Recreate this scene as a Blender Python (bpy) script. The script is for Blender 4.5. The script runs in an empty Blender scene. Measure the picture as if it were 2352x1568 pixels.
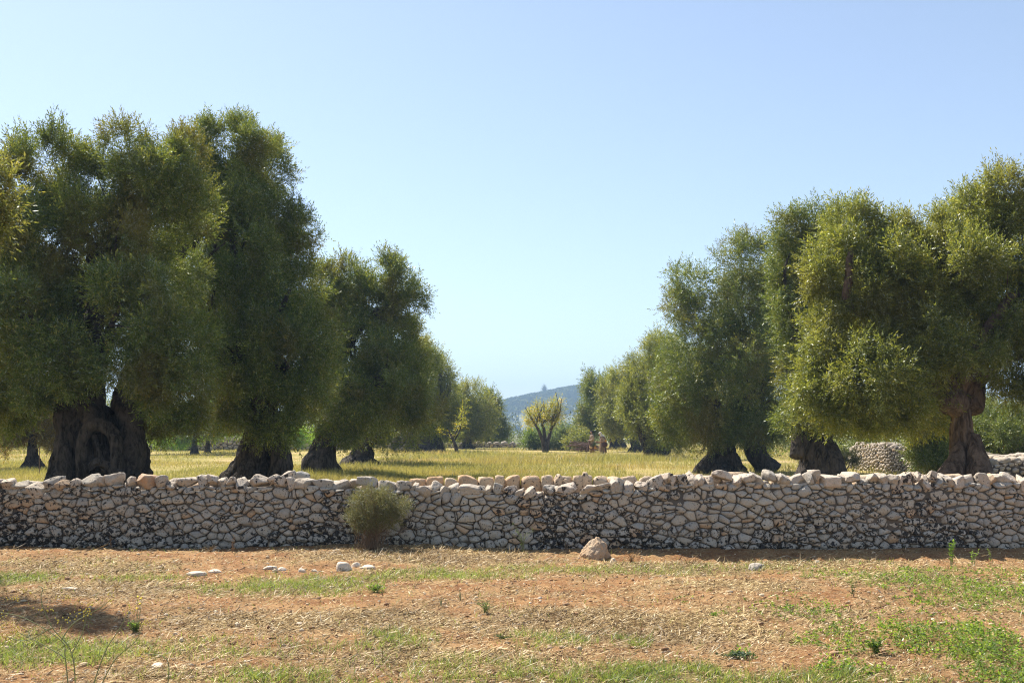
import bpy, bmesh, math, time
import numpy as np
from mathutils import Vector

T0 = time.time()
rng = np.random.default_rng(11)
# ------------------------------------------------------------------ photo geometry (focal length, principal point, horizon) in metres
F, CX, HV, H = 2287.0, 1176.0, 993.0, 1.7
SUN_AZ, SUN_EL = math.radians(-40), math.radians(50)


def at(u, v, Y):
    return np.array([(u - CX) / F * Y, Y, H - (v - HV) / F * Y])


def on_ground(u, v):
    Y = H * F / (v - HV)
    return (u - CX) / F * Y, Y


# ------------------------------------------------------------------ helpers
COL = bpy.context.scene.collection


def tag(o, label=None, cat=None, group=None, kind=None):
    if label: o['label'] = label
    if cat: o['category'] = cat
    if group: o['group'] = group
    if kind: o['kind'] = kind
    return o


def empty(name, loc, label=None, cat=None, group=None):
    o = bpy.data.objects.new(name, None)
    o.location = loc
    o.empty_display_size = .2
    COL.objects.link(o)
    return tag(o, label, cat, group)


def link_mesh(name, me, parent=None, mat=None):
    o = bpy.data.objects.new(name, me)
    COL.objects.link(o)
    if mat: me.materials.append(mat)
    if parent is not None:
        o.parent = parent
        o.location = (-parent.location[0], -parent.location[1], -parent.location[2])
    return o


def mesh_np(name, V, faces, mat=None, parent=None, smooth=False, attrs=None):
    """V (N,3) world coordinates; faces: an (M,k) int array, or a list of such arrays"""
    if not isinstance(faces, list): faces = [faces]
    faces = [np.asarray(f) for f in faces if len(f)]
    me = bpy.data.meshes.new(name)
    V = np.ascontiguousarray(V, dtype=np.float32)
    me.vertices.add(len(V))
    me.vertices.foreach_set('co', V.ravel())
    idx = np.concatenate([f.ravel() for f in faces]).astype(np.int32)
    tot = np.concatenate([np.full(len(f), f.shape[1]) for f in faces])
    start = np.concatenate([[0], np.cumsum(tot)[:-1]]).astype(np.int32)
    me.loops.add(len(idx))
    me.loops.foreach_set('vertex_index', idx)
    me.polygons.add(len(tot))
    me.polygons.foreach_set('loop_start', start)
    if smooth: me.polygons.foreach_set('use_smooth', np.ones(len(tot), bool))
    me.update(calc_edges=True)
    if attrs:
        for k, a in attrs.items():
            at_ = me.attributes.new(k, 'FLOAT', 'POINT')
            at_.data.foreach_set('value', np.asarray(a, np.float32))
    return link_mesh(name, me, parent, mat)


class Geo:
    """collects vertex / face arrays for one mesh"""
    def __init__(s): s.V, s.F, s.n = [], {}, 0
    def add(s, V, Fs):
        for f in (Fs if isinstance(Fs, list) else [Fs]):
            f = np.asarray(f)
            if len(f): s.F.setdefault(f.shape[1], []).append(f + s.n)
        s.V.append(np.asarray(V, float)); s.n += len(V)
    def build(s, name, mat=None, parent=None, smooth=False):
        return mesh_np(name, np.concatenate(s.V), [np.concatenate(a) for a in s.F.values()], mat, parent, smooth)


def _hash(ix, iy, iz, seed):
    h = (ix * 374761393 + iy * 668265263 + iz * 2147483647 + seed * 974634777) & 0xFFFFFFFF
    h = ((h ^ (h >> 13)) * 1274126177) & 0xFFFFFFFF
    h = ((h ^ (h >> 16)) * 2246822519) & 0xFFFFFFFF
    return ((h ^ (h >> 15)) & 0xFFFFFF) / float(0xFFFFFF)


def vnoise(p, seed=0):
    p = np.asarray(p, float)
    i = np.floor(p).astype(np.int64); f = p - i
    f = f * f * (3 - 2 * f)
    out = 0
    for dx in (0, 1):
        wx = f[:, 0] if dx else 1 - f[:, 0]
        for dy in (0, 1):
            wy = f[:, 1] if dy else 1 - f[:, 1]
            for dz in (0, 1):
                wz = f[:, 2] if dz else 1 - f[:, 2]
                out = out + wx * wy * wz * _hash(i[:, 0] + dx, i[:, 1] + dy, i[:, 2] + dz, seed)
    return out


def fbm(p, seed=0, octs=3):
    p = np.asarray(p, float)
    a, s, t = 1.0, 0.0, 0.0
    for k in range(octs):
        s = s + a * vnoise(p, seed + k * 17); t += a
        a *= .5; p = p * 2.03 + 5.1
    return s / t


def norm(v): return v / np.maximum(np.linalg.norm(v, axis=-1, keepdims=True), 1e-9)


_ico = {}
def ico(sub):
    if sub not in _ico:
        bm = bmesh.new(); bmesh.ops.create_icosphere(bm, subdivisions=sub, radius=1)
        _ico[sub] = (np.array([v.co[:] for v in bm.verts]), np.array([[v.index for v in f.verts] for f in bm.faces]))
        bm.free()
    return _ico[sub]


# ------------------------------------------------------------------ materials
def nt(name):
    m = bpy.data.materials.new(name); m.use_nodes = True
    t = m.node_tree; t.nodes.clear()
    return m, t


class N:
    def __init__(s, t): s.t = t
    def __call__(s, typ, ins=None, **kw):
        n = s.t.nodes.new(typ)
        for k, v in kw.items(): setattr(n, k, v)
        for k, v in (ins or {}).items():
            if isinstance(v, bpy.types.NodeSocket): s.t.links.new(v, n.inputs[k])
            else: n.inputs[k].default_value = v
        return n
    def mix(s, f, a, b, blend='MIX'):
        n = s.t.nodes.new('ShaderNodeMix'); n.data_type = 'RGBA'; n.blend_type = blend
        for k, v in ((0, f), (6, a), (7, b)):
            if isinstance(v, bpy.types.NodeSocket): s.t.links.new(v, n.inputs[k])
            else: n.inputs[k].default_value = (*v, 1) if isinstance(v, tuple) and len(v) == 3 else v
        return n.outputs[2]
    def ramp(s, f, stops, interp='LINEAR'):
        n = s.t.nodes.new('ShaderNodeValToRGB'); e = n.color_ramp.elements; n.color_ramp.interpolation = interp
        while len(e) < len(stops): e.new(.5)
        for el, (p, c) in zip(e, stops):
            el.position = p; el.color = (*c, 1) if isinstance(c, tuple) else (c, c, c, 1)
        s.t.links.new(f, n.inputs[0]); return n.outputs[0]
    def rng(s, f, a, b, c=0., d=1.):
        n = s.t.nodes.new('ShaderNodeMapRange'); s.t.links.new(f, n.inputs[0])
        for i, v in enumerate((a, b, c, d)): n.inputs[i + 1].default_value = v
        return n.outputs[0]
    def noise(s, vec, scale, detail=3, rough=.55, dist=0.):
        n = s('ShaderNodeTexNoise', {'Scale': scale, 'Detail': detail, 'Roughness': rough, 'Distortion': dist})
        s.t.links.new(vec, n.inputs['Vector']); return n.outputs['Fac']
    def math(s, op, a, b=0.):
        n = s.t.nodes.new('ShaderNodeMath'); n.operation = op
        for i, v in enumerate((a, b)):
            if isinstance(v, bpy.types.NodeSocket): s.t.links.new(v, n.inputs[i])
            else: n.inputs[i].default_value = v
        return n.outputs[0]
    def out(s, sock): s('ShaderNodeOutputMaterial', {'Surface': sock})


def leaf_mat(name, stops, under=(.16, .18, .12), trans=(.30, .30, .05), tf=.34, patch=None, pscale=.5, gloss=.03, rough=.6, ufac=.22):
    m, t = nt(name); n = N(t)
    g = n('ShaderNodeNewGeometry'); co = n('ShaderNodeTexCoord').outputs['Object']
    c = n.ramp(g.outputs['Random Per Island'], stops)
    c2 = n.noise(co, 1.4, 2)
    c = n.mix(n.rng(c2, .38, .62, 0, .7), c, n.mix(1., c, (.62, .72, .66), 'MULTIPLY'))
    tn = n('ShaderNodeAttribute', attribute_name='tint').outputs['Fac']
    c = n.mix(n.rng(tn, .55, 1., 0, .75), c, n.mix(1., c, (1.75, 1.55, .95), 'MULTIPLY'))
    c = n.mix(n.rng(tn, .45, 0., 0, .8), c, n.mix(1., c, (.38, .50, .66), 'MULTIPLY'))
    if patch:
        c = n.mix(n.rng(n.noise(co, pscale, 3), .50, .66, 0, .85), c, patch)
    cu = n.mix(n.math('MULTIPLY', g.outputs['Backfacing'], ufac), c, under)
    d = n('ShaderNodeBsdfDiffuse', {'Color': cu})
    tc = n.mix(.55, n.mix(1., c, (3.2, 3.0, 1.2), 'MULTIPLY'), trans)
    tr = n('ShaderNodeBsdfTranslucent', {'Color': tc})
    m1 = n('ShaderNodeMixShader', {0: tf, 1: d.outputs[0], 2: tr.outputs[0]})
    gl = n('ShaderNodeBsdfGlossy', {'Color': (.9, .92, .85, 1), 'Roughness': rough})
    fr = n('ShaderNodeFresnel', {'IOR': 1.35})
    m2 = n('ShaderNodeMixShader', {0: n.math('MINIMUM', n.math('ADD', n.math('MULTIPLY', fr.outputs[0], gloss * 6), gloss * .3), .18), 1: m1.outputs[0], 2: gl.outputs[0]})
    n.out(m2.outputs[0]); return m


OLIVE = [(0, (.048, .086, .019)), (.35, (.092, .150, .030)), (.7, (.155, .210, .048)), (.93, (.26, .29, .085)), (1, (.40, .34, .11))]
M_OLIVE = leaf_mat('olive_leaves', OLIVE, tf=.26, patch=(.165, .140, .030), pscale=.7)
M_OLIVE2 = leaf_mat('olive_leaves_light', [(0, (.060, .095, .020)), (.4, (.112, .150, .032)), (.8, (.19, .215, .052)), (1, (.33, .30, .09))], patch=(.13, .13, .03), trans=(.38, .36, .06), tf=.4)
M_OLIVEG = leaf_mat('olive_leaves_golden', [(0, (.06, .055, .012)), (.5, (.11, .09, .018)), (1, (.22, .16, .03))], trans=(.42, .28, .03), tf=.45)
M_NEARO = leaf_mat('olive_leaves_dry_tips', [(0, (.08, .105, .028)), (.5, (.14, .155, .045)), (1, (.25, .23, .08))], trans=(.32, .31, .07), tf=.33)
M_YEL = leaf_mat('yellowing_leaves', [(0, (.12, .16, .02)), (.45, (.26, .28, .02)), (.85, (.48, .36, .02)), (1, (.45, .20, .03))], under=(.4, .35, .08), trans=(.55, .5, .03), tf=.42)
M_SHRUB = leaf_mat('shrub_leaves', [(0, (.045, .085, .022)), (.5, (.075, .125, .028)), (1, (.14, .18, .04))], trans=(.3, .4, .04))
M_SAGE = leaf_mat('grey_green_leaves', [(0, (.09, .13, .06)), (.5, (.13, .17, .09)), (1, (.19, .22, .11))], under=(.2, .24, .15), trans=(.25, .32, .1))
M_FAR = leaf_mat('far_wood_leaves', [(0, (.022, .040, .014)), (.6, (.045, .07, .02)), (1, (.085, .11, .035))], tf=.25, gloss=0)
M_BRIGHT = leaf_mat('fresh_green_leaves', [(0, (.10, .22, .02)), (.5, (.20, .34, .03)), (1, (.34, .42, .05))], trans=(.4, .6, .05), tf=.45)
M_WEED = leaf_mat('weed_leaves', [(0, (.09, .15, .02)), (.45, (.18, .26, .03)), (.8, (.32, .38, .04)), (1, (.48, .45, .12))], under=(.24, .30, .13), trans=(.4, .58, .05), tf=.45, gloss=.03)
M_GRASS = leaf_mat('grass_blades', [(0, (.11, .19, .03)), (.5, (.22, .28, .06)), (.8, (.40, .36, .12)), (1, (.55, .42, .18))], under=(.3, .32, .1), trans=(.42, .5, .08), tf=.42)
M_FIELD = leaf_mat('field_grass_blades', [(0, (.19, .18, .045)), (.35, (.34, .29, .065)), (.7, (.52, .41, .10)), (1, (.68, .52, .18))], under=(.33, .28, .12), trans=(.42, .36, .12), tf=.35, patch=(.36, .26, .14), pscale=.12)
M_BUSH = leaf_mat('wall_shrub_leaves', [(0, (.07, .08, .03)), (.5, (.125, .13, .055)), (.85, (.21, .19, .09)), (1, (.30, .21, .12))], trans=(.28, .27, .1), tf=.3)
M_RUST = leaf_mat('dry_rusty_leaves', [(0, (.20, .09, .035)), (.5, (.34, .16, .06)), (1, (.45, .27, .12))], under=(.35, .18, .08), trans=(.6, .25, .06))


def straw_mat():
    m, t = nt('dry_straw'); n = N(t)
    g = n('ShaderNodeNewGeometry')
    c = n.ramp(g.outputs['Random Per Island'], [(0, (.06, .035, .018)), (.3, (.20, .125, .055)), (.6, (.48, .34, .155)), (.85, (.72, .55, .29)), (1, (.88, .76, .50))])
    co = n('ShaderNodeTexCoord').outputs['Object']
    c = n.mix(n.rng(n.noise(co, .7, 2), .42, .6), c, n.mix(1., c, (.70, .68, .72), 'MULTIPLY'))
    d = n('ShaderNodeBsdfDiffuse', {'Color': c}); tr = n('ShaderNodeBsdfTranslucent', {'Color': c})
    mx = n('ShaderNodeMixShader', {0: .2, 1: d.outputs[0], 2: tr.outputs[0]})
    gl = n('ShaderNodeBsdfGlossy', {'Roughness': .4}); m2 = n('ShaderNodeMixShader', {0: .015, 1: mx.outputs[0], 2: gl.outputs[0]})
    n.out(m2.outputs[0]); return m


M_STRAW = straw_mat()


def plain_mat(name, col, rough=.8, var=.25, scale=12., bump=.3, bscale=40.):
    m, t = nt(name); n = N(t); co = n('ShaderNodeTexCoord').outputs['Object']
    c = n.mix(n.noise(co, scale, 4), tuple(x * (1 - var) for x in col), tuple(min(1, x * (1 + var)) for x in col))
    b = n('ShaderNodeBump', {'Strength': bump, 'Distance': .02, 'Height': n.noise(co, bscale, 3)})
    p = n('ShaderNodeBsdfPrincipled', {'Base Color': c, 'Roughness': rough, 'Normal': b.outputs[0]})
    n.out(p.outputs[0]); return m


def stone_mat(name, pale=(.54, .50, .425), grey=(.38, .36, .325), warm=(.56, .38, .23), warmth=.06, lichen=1.0, bright=1.0):
    m, t = nt(name); n = N(t)
    g = n('ShaderNodeNewGeometry'); co = n('ShaderNodeTexCoord').outputs['Object']; r = n.math('FRACT', n.math('ADD', g.outputs['Random Per Island'], n('ShaderNodeObjectInfo').outputs['Random']))
    s = lambda c: tuple(min(1., x * bright) for x in c)
    c = n.mix(n.rng(r, 0, 1), s(pale), s(grey))
    c = n.mix(n.math('GREATER_THAN', r, 1 - warmth), c, s(warm))
    c = n.mix(n.rng(n.noise(co, 7, 3), .35, .65, 0, .6), c, s((.54, .44, .32)))
    c = n.mix(n.rng(n.noise(co, 60, 4, .7), .4, .75, 0, .45), c, s((.20, .19, .18)))
    # black and dark brown lichen crust: patches whose size depends on the stretch of wall
    big = n.math('ADD', n.noise(co, .55, 2), n.rng(n('ShaderNodeSeparateXYZ', {0: co}).outputs['Z'], 0, .7, .15, -.05))
    ln = n.noise(co, 17, 6, .70, .3)
    isl = n.math('MULTIPLY', n.math('FRACT', n.math('MULTIPLY', r, 37.7)), .09)
    th = n.math('SUBTRACT', n.math('ADD', n.math('ADD', ln, n.math('MULTIPLY', big, .34)), isl), .775 - .05 * (lichen - 1))
    lf = n.rng(th, 0, .012)
    if lichen > 0: c = n.mix(n.math('MULTIPLY', lf, .93), c, (.017, .016, .017))
    ln2 = n.noise(co, 38, 3, .6)
    c = n.mix(n.math('MULTIPLY', n.rng(ln2, .64, .67), .8 if lichen > 0 else .3), c, (.035, .033, .031))
    hb = n.math('ADD', n.noise(co, 22, 5, .65), n.math('MULTIPLY', n.noise(co, 110, 3), .35))
    b = n('ShaderNodeBump', {'Strength': .8, 'Distance': .03, 'Height': hb})
    p = n('ShaderNodeBsdfPrincipled', {'Base Color': c, 'Roughness': .92, 'Normal': b.outputs[0]})
    p.inputs['Specular IOR Level'].default_value = .2
    n.out(p.outputs[0]); return m


M_STONE = stone_mat('limestone_lichen')
M_CAP = stone_mat('capstone_limestone', pale=(.66, .54, .43), grey=(.42, .385, .33), warmth=.03, lichen=.55)
M_CAPREAR = stone_mat('capstone_ochre', pale=(.68, .48, .30), grey=(.62, .46, .31), warm=(.60, .36, .18), warmth=.4, lichen=.3)
M_PALE = stone_mat('pale_stone', pale=(.88, .74, .58), grey=(.80, .66, .50), lichen=0, warmth=.0)
M_ROCKO = stone_mat('ochre_stone', pale=(.54, .33, .17), grey=(.47, .32, .19), warm=(.6, .34, .16), lichen=0, warmth=.5)
M_FARSTONE = stone_mat('sunny_limestone', pale=(.52, .44, .36), grey=(.42, .36, .30), lichen=.1)
M_CORE = plain_mat('wall_core_earth', (.12, .095, .07))


def bark_mat(name, a, b):
    m, t = nt(name); n = N(t); co = n('ShaderNodeTexCoord').outputs['Object']
    mp = n('ShaderNodeMapping'); t.links.new(co, mp.inputs['Vector']); mp.inputs['Scale'].default_value = (1, 1, .28)
    v = mp.outputs[0]
    f = n.noise(v, 9, 6, .7, .8)
    c = n.mix(n.rng(f, .42, .58), a, b)
    c = n.mix(n.rng(n.noise(co, 2.2, 4), .5, .7, 0, .6), c, tuple(min(1, x * 1.7) for x in b))
    c = n.mix(n.rng(n.noise(co, 30, 3), .6, .7, 0, .4), c, (.15, .145, .125))
    h = n.math('ADD', f, n.math('MULTIPLY', n.noise(v, 40, 4, .7), .4))
    bu = n('ShaderNodeBump', {'Strength': 1., 'Distance': .12, 'Height': h})
    p = n('ShaderNodeBsdfPrincipled', {'Base Color': c, 'Roughness': .95, 'Normal': bu.outputs[0]})
    p.inputs['Specular IOR Level'].default_value = .15
    n.out(p.outputs[0]); return m


M_BARK = bark_mat('olive_bark', (.022, .018, .015), (.105, .086, .072))
M_BARK2 = bark_mat('reddish_olive_bark', (.08, .055, .042), (.23, .165, .125))
M_STEM = plain_mat('dry_stems', (.22, .14, .08), var=.4)
M_GSTEM = plain_mat('green_stems', (.20, .22, .09), var=.3)

# ------------------------------------------------------------------ ground
# zones: (u, v, ru, rv, green, straw, weed) laid out from the photograph and turned into places on the ground
ZONES = []
def zone(u, v, ru, rv, green=0., straw=0., weed=0.):
    x, y = on_ground(u, v)
    _, y0 = on_ground(u, v - rv); _, y1 = on_ground(u, min(v + rv, 1640))
    ZONES.append((x, y, ru / F * y, max((y0 - y1) / 2, .12), green, straw, weed))


zone(40, 1328, 90, 11, 1.0); zone(330, 1326, 130, 9, .45)
zone(700, 1338, 230, 26, .7); zone(1000, 1318, 260, 14, .62); zone(1300, 1306, 260, 10, .7); zone(1650, 1306, 240, 14, .35, .4)
zone(120, 1500, 210, 32, .6); zone(20, 1490, 60, 30, .8); zone(480, 1500, 160, 20, .3)
zone(905, 1466, 95, 20, .55); zone(1255, 1470, 95, 20, .6); zone(1455, 1474, 42, 12, .6); zone(740, 1480, 110, 12, .3)
zone(1100, 1540, 260, 34, .38); zone(1500, 1548, 170, 34, .9); zone(1800, 1562, 280, 20, .85); zone(650, 1560, 300, 24, .45)
zone(500, 1470, 120, 14, .2); zone(1350, 1552, 130, 22, .5)
zone(2030, 1462, 190, 34, .1, 0, 1.); zone(2210, 1478, 120, 50, .1, 0, 1.); zone(2300, 1530, 140, 60, .2, 0, 1.)
zone(2230, 1365, 210, 50, .2, .1, .85); zone(2050, 1325, 240, 24, .3, .3, .62); zone(2320, 1330, 120, 30, .1, 0, .6)
zone(1700, 1503, 55, 12, 0, 0, .7); zone(1950, 1540, 90, 16, .1, 0, .8); zone(1580, 1382, 60, 7, 0, 0, .65); zone(1870, 1470, 40, 20, 0, 0, .6)
zone(1850, 1400, 180, 34, 0, .1, .45); zone(870, 1352, 22, 8, .2, 0, .7)
zone(1000, 1272, 330, 22, 0, .9); zone(1500, 1290, 200, 14, .1, .8); zone(1850, 1290, 220, 14, .15, .9); zone(200, 1300, 220, 20, .05, .6)
zone(700, 1420, 420, 26, 0, .75); zone(1500, 1425, 420, 34, 0, .9); zone(250, 1350, 240, 20, 0, .7); zone(1100, 1500, 500, 22, 0, .5)
zone(1750, 1345, 300, 14, 0, .5); zone(350, 1545, 260, 20, 0, .5); zone(1900, 1400, 200, 20, 0, .4)
ZN = np.array(ZONES)


def zvals(x, y):
    """green, straw and weed cover (0..1) at ground points"""
    x = np.asarray(x, float); y = np.asarray(y, float)
    P = np.stack([x, y, x * 0], 1)
    wob = (fbm(P * 1.7, 3) - .5) * 1.3 + (fbm(P * 6, 9) - .5) * .9
    out = np.zeros((3, len(x)))
    for z in ZN:
        d = np.sqrt(((x - z[0]) / z[2]) ** 2 + ((y - z[1]) / z[3]) ** 2)
        w = np.clip(1.25 - d + wob, 0, 1)
        for k in range(3): out[k] = np.maximum(out[k], w * z[4 + k])
    out[1] = np.clip(out[1] + .30 * np.clip(fbm(P * 2.2, 21) * 2.2 - .75, 0, 1), 0, 1)
    side = np.clip((np.abs(x) - .52 * y) / 1.5, 0, 1)      # beyond the picture's edges: the same patchy cover goes on
    out[0] = np.maximum(out[0], side * np.clip(fbm(P * .5, 5) * 3 - 1.4, 0, .7))
    return out


def gz(x, y):
    x = np.asarray(x, float); y = np.asarray(y, float)
    P = np.stack([x, y, x * 0], 1)
    near = np.clip((30 - y) / 12, 0, 1)
    z = (fbm(P * .45, 1, 2) - .5) * .10 * near + (fbm(P * 3.1, 2, 3) - .5) * .05 * near + (fbm(P * 11, 6, 2) - .5) * .022 * near
    z += (fbm(P * .05, 4, 2) - .5) * .10 * (1 - near)
    # the ground along the foot of the wall: a bank of soil at the left, a shallow trench at the right
    z += np.exp(-((y - 13.85) / .55) ** 2) * np.interp(x, [-9, -3, -1, .5, 1.8, 2.8, 9], [.05, .02, .04, .0, -.10, -.16, -.17])
    z += np.clip((y - 14.3) / .5, 0, 1) * np.clip((16.4 - y) / .8, 0, 1) * np.interp(x, [0, 2.5, 9], [0, -.03, -.03])
    return z


def axis(dense_lo, dense_hi, step, far_lo, far_hi, g=1.12):
    a = list(np.arange(dense_lo, dense_hi, step)); s = step; v = a[-1]
    while v < far_hi: s *= g; v += s; a.append(v)
    s = step; v = dense_lo; b = []
    while v > far_lo: s *= g; v -= s; b.append(v)
    return np.array(b[::-1] + a)


def ground():
    xs = axis(-9, 9, .055, -2500, 2500); ys = axis(5.5, 15, .05, -400, 4200, 1.08)
    X, Y = np.meshgrid(xs, ys)
    x, y = X.ravel(), Y.ravel()
    z = gz(x, y)
    nx, ny = len(xs), len(ys)
    i = np.arange(nx * ny).reshape(ny, nx)
    Fc = np.stack([i[:-1, :-1], i[:-1, 1:], i[1:, 1:], i[1:, :-1]], -1).reshape(-1, 4)
    zv = zvals(x, y)
    m, t = nt('soil_and_straw'); n = N(t)
    co = n('ShaderNodeTexCoord').outputs['Object']
    A = lambda k: n('ShaderNodeAttribute', attribute_name=k).outputs['Fac']
    soil = n.ramp(n.noise(co, 2.3, 5, .6), [(.32, (.21, .090, .032)), (.5, (.38, .190, .072)), (.68, (.54, .33, .145))])
    soil = n.mix(n.rng(n.noise(co, 28, 5, .7), .38, .62, 0, .65), soil, (.17, .078, .036))
    soil = n.mix(n.rng(n.noise(co, 55, 3, .6), .58, .66, 0, .8), soil, (.58, .40, .25))
    st = n.ramp(n.noise(co, 70, 4, .7), [(.38, (.12, .072, .033)), (.5, (.34, .230, .108)), (.62, (.60, .45, .235))])
    sf = n.rng(n.math('ADD', A('straw'), n.math('MULTIPLY', n.noise(co, 9, 4, .7), .8)), .40, .9)
    c = n.mix(sf, soil, st)
    gr = n.ramp(n.noise(co, 40, 3), [(.3, (.10, .13, .035)), (.7, (.24, .23, .09))])
    c = n.mix(n.math('MULTIPLY', A('green'), .75), c, gr)
    fld = n.ramp(n.noise(co, .22, 4, .6), [(.35, (.24, .21, .06)), (.5, (.34, .27, .085)), (.66, (.42, .30, .15))])
    y_ = n('ShaderNodeSeparateXYZ', {0: co}).outputs['Y']
    c = n.mix(n.rng(y_, 15.0, 16.5), c, fld)
    far = n.mix(n.noise(co, .02, 5, .7), (.05, .075, .025), (.22, .19, .09))
    c = n.mix(n.rng(y_, 125, 160), c, far)
    hb = n.math('ADD', n.noise(co, 30, 6, .75), n.math('MULTIPLY', n.noise(co, 140, 3), .4))
    b = n('ShaderNodeBump', {'Strength': .9, 'Distance': .03, 'Height': hb})
    p = n('ShaderNodeBsdfPrincipled', {'Base Color': c, 'Roughness': .95, 'Normal': b.outputs[0]})
    p.inputs['Specular IOR Level'].default_value = .15
    n.out(p.outputs[0])
    o = mesh_np('ground', np.stack([x, y, z], 1), Fc, m, smooth=True, attrs={'green': zv[0], 'straw': zv[1]})
    tag(o, 'red soil strewn with dry straw, and the yellow green meadow beyond the wall', kind='structure')


ground()


# ------------------------------------------------------------------ blades, litter, weeds
def blades(P, h, w, lean, seed, segs=2):
    """one bent tapering blade per point; h, w arrays"""
    r = np.random.default_rng(seed); n = len(P)
    a = r.uniform(0, 2 * math.pi, n); L = r.normal(0, 1, (n, 2)) * lean
    side = np.stack([np.cos(a), np.sin(a), a * 0], 1)
    V = np.zeros((n, 2 * segs + 1, 3))
    for k in range(segs):
        t = k / segs
        c = P + np.stack([L[:, 0] * t * t * h, L[:, 1] * t * t * h, t * h], 1)
        ww = (w * (1 - .35 * t))[:, None] * side / 2
        V[:, 2 * k] = c - ww; V[:, 2 * k + 1] = c + ww
    V[:, -1] = P + np.stack([L[:, 0] * h, L[:, 1] * h, h], 1)
    b = np.arange(n)[:, None] * (2 * segs + 1)
    quads = [np.concatenate([b + 2 * k, b + 2 * k + 1, b + 2 * k + 3, b + 2 * k + 2], 1) for k in range(segs - 1)]
    tri = np.concatenate([b + 2 * segs - 2, b + 2 * segs - 1, b + 2 * segs], 1)
    return V.reshape(-1, 3), quads + [tri]


def sample_front(n, seed, y0=6.2, y1=14.75, spread=.62):
    """points on the near plot, density even in the picture's depth"""
    r = np.random.default_rng(seed)
    v = r.uniform(1 / y1, 1 / y0, n); y = 1 / v
    y = np.where(r.random(n) < .5, y, r.uniform(y0, y1, n))
    x = r.uniform(-spread, spread, n) * y
    return x, y, r


def litter():
    x, y, r = sample_front(420000, 31)
    zv = zvals(x, y)
    keep = r.random(len(x)) < np.clip(.13 + .95 * zv[1] ** 1.2 + .12 * zv[0], 0, 1) * .8
    x, y = x[keep], y[keep]; n = len(x)
    L = r.lognormal(math.log(.05), .55, n).clip(.015, .24); w = r.uniform(.0022, .005, n) * np.clip(y / 9, .8, 1.3)
    a = r.normal(0, 1.1, n); tilt = np.abs(r.normal(0, .25, n))
    d = np.stack([np.cos(a) * np.cos(tilt), np.sin(a) * np.cos(tilt), np.sin(tilt)], 1)
    s = np.stack([-np.sin(a), np.cos(a), r.normal(0, .4, n)], 1)
    c = np.stack([x, y, gz(x, y) + r.uniform(.002, .016, n)], 1)
    V = np.stack([c, c + d * L[:, None] * .5 + s * w[:, None], c + d * L[:, None], c + d * L[:, None] * .5 - s * w[:, None]], 1)
    o = mesh_np('straw_litter', V.reshape(-1, 3), np.arange(n * 4).reshape(-1, 4), M_STRAW)
    tag(o, 'loose dry straw and cut stalks littering the red soil', 'straw', kind='stuff')
    # green and drying grass
    x, y, r = sample_front(600000, 37)
    zv = zvals(x, y)
    tuft = fbm(np.stack([x * 9, y * 9, x * 0], 1), 51, 2)
    keep = r.random(len(x)) < np.clip(zv[0] * np.clip(tuft * 3 - .75, .05, 1.4) + .006, 0, 1) * .8
    x, y = x[keep], y[keep]; n = len(x)
    V, Fc = blades(np.stack([x, y, gz(x, y) - .003], 1), r.uniform(.02, .085, n), r.uniform(.003, .006, n), .7, 38)
    tag(mesh_np('grass', V, Fc, M_GRASS), 'short green and yellowing grass growing in patches on the red soil', 'grass', kind='stuff')
    # upright dry stalks near the wall
    x, y, r = sample_front(60000, 41, 7, 14.9)
    zv = zvals(x, y)
    keep = r.random(len(x)) < np.clip(zv[1] - .25, 0, 1) * (.05 + .6 * (y > 12.6) * np.clip(fbm(np.stack([x * 2, y * 2, x * 0], 1), 77) * 3 - 1.2, 0, 1))
    x, y = x[keep], y[keep]; n = len(x)
    V, Fc = blades(np.stack([x, y, gz(x, y)], 1), r.uniform(.03, .16, n), r.uniform(.003, .006, n), .9, 42, 2)
    tag(mesh_np('dry_grass', V, Fc, M_STRAW), 'bent dry grass stalks along the foot of the stone wall', 'grass', kind='stuff')
    # pebbles and clods
    x, y, r = sample_front(9000, 43)
    iv, jf = ico(1); n = len(x)
    sz = r.lognormal(math.log(.009), .5, n).clip(.004, .035)
    sc = r.uniform(.6, 1.3, (n, 3)) * sz[:, None]; sc[:, 2] *= .6
    V = iv[None] * sc[:, None] * (1 + r.normal(0, .14, (n, len(iv), 1))) + np.stack([x, y, gz(x, y) + sz * .2], 1)[:, None]
    Fc = (jf[None] + (np.arange(n) * len(iv))[:, None, None]).reshape(-1, 3)
    tag(mesh_np('gravel', V.reshape(-1, 3), Fc, M_PEB, smooth=False), 'small pale and reddish pebbles scattered over the soil', 'pebbles', kind='stuff')


def pebble_mat():
    m, t = nt('pebbles_and_clods'); n = N(t); g = n('ShaderNodeNewGeometry')
    c = n.ramp(g.outputs['Random Per Island'], [(0, (.20, .10, .045)), (.45, (.36, .20, .10)), (.75, (.54, .40, .24)), (1, (.74, .62, .45))])
    p = n('ShaderNodeBsdfPrincipled', {'Base Color': c, 'Roughness': .9}); n.out(p.outputs[0]); return m


M_PEB = pebble_mat()


def oval_leaves(P, D, L, W, seed):
    """pointed oval leaves (six corners) at P along D"""
    r = np.random.default_rng(seed); n = len(P)
    D = norm(D); S = norm(np.cross(D, r.normal(0, 1, (n, 3)) + np.array([0, 0, 2.]))) 
    L = np.asarray(L)[:, None]; W = np.asarray(W)[:, None]
    V = np.stack([P, P + D * L * .3 + S * W * .45, P + D * L * .7 + S * W * .4, P + D * L, P + D * L * .7 - S * W * .4, P + D * L * .3 - S * W * .45], 1)
    return V.reshape(-1, 3), np.arange(n * 6).reshape(-1, 6)


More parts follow.
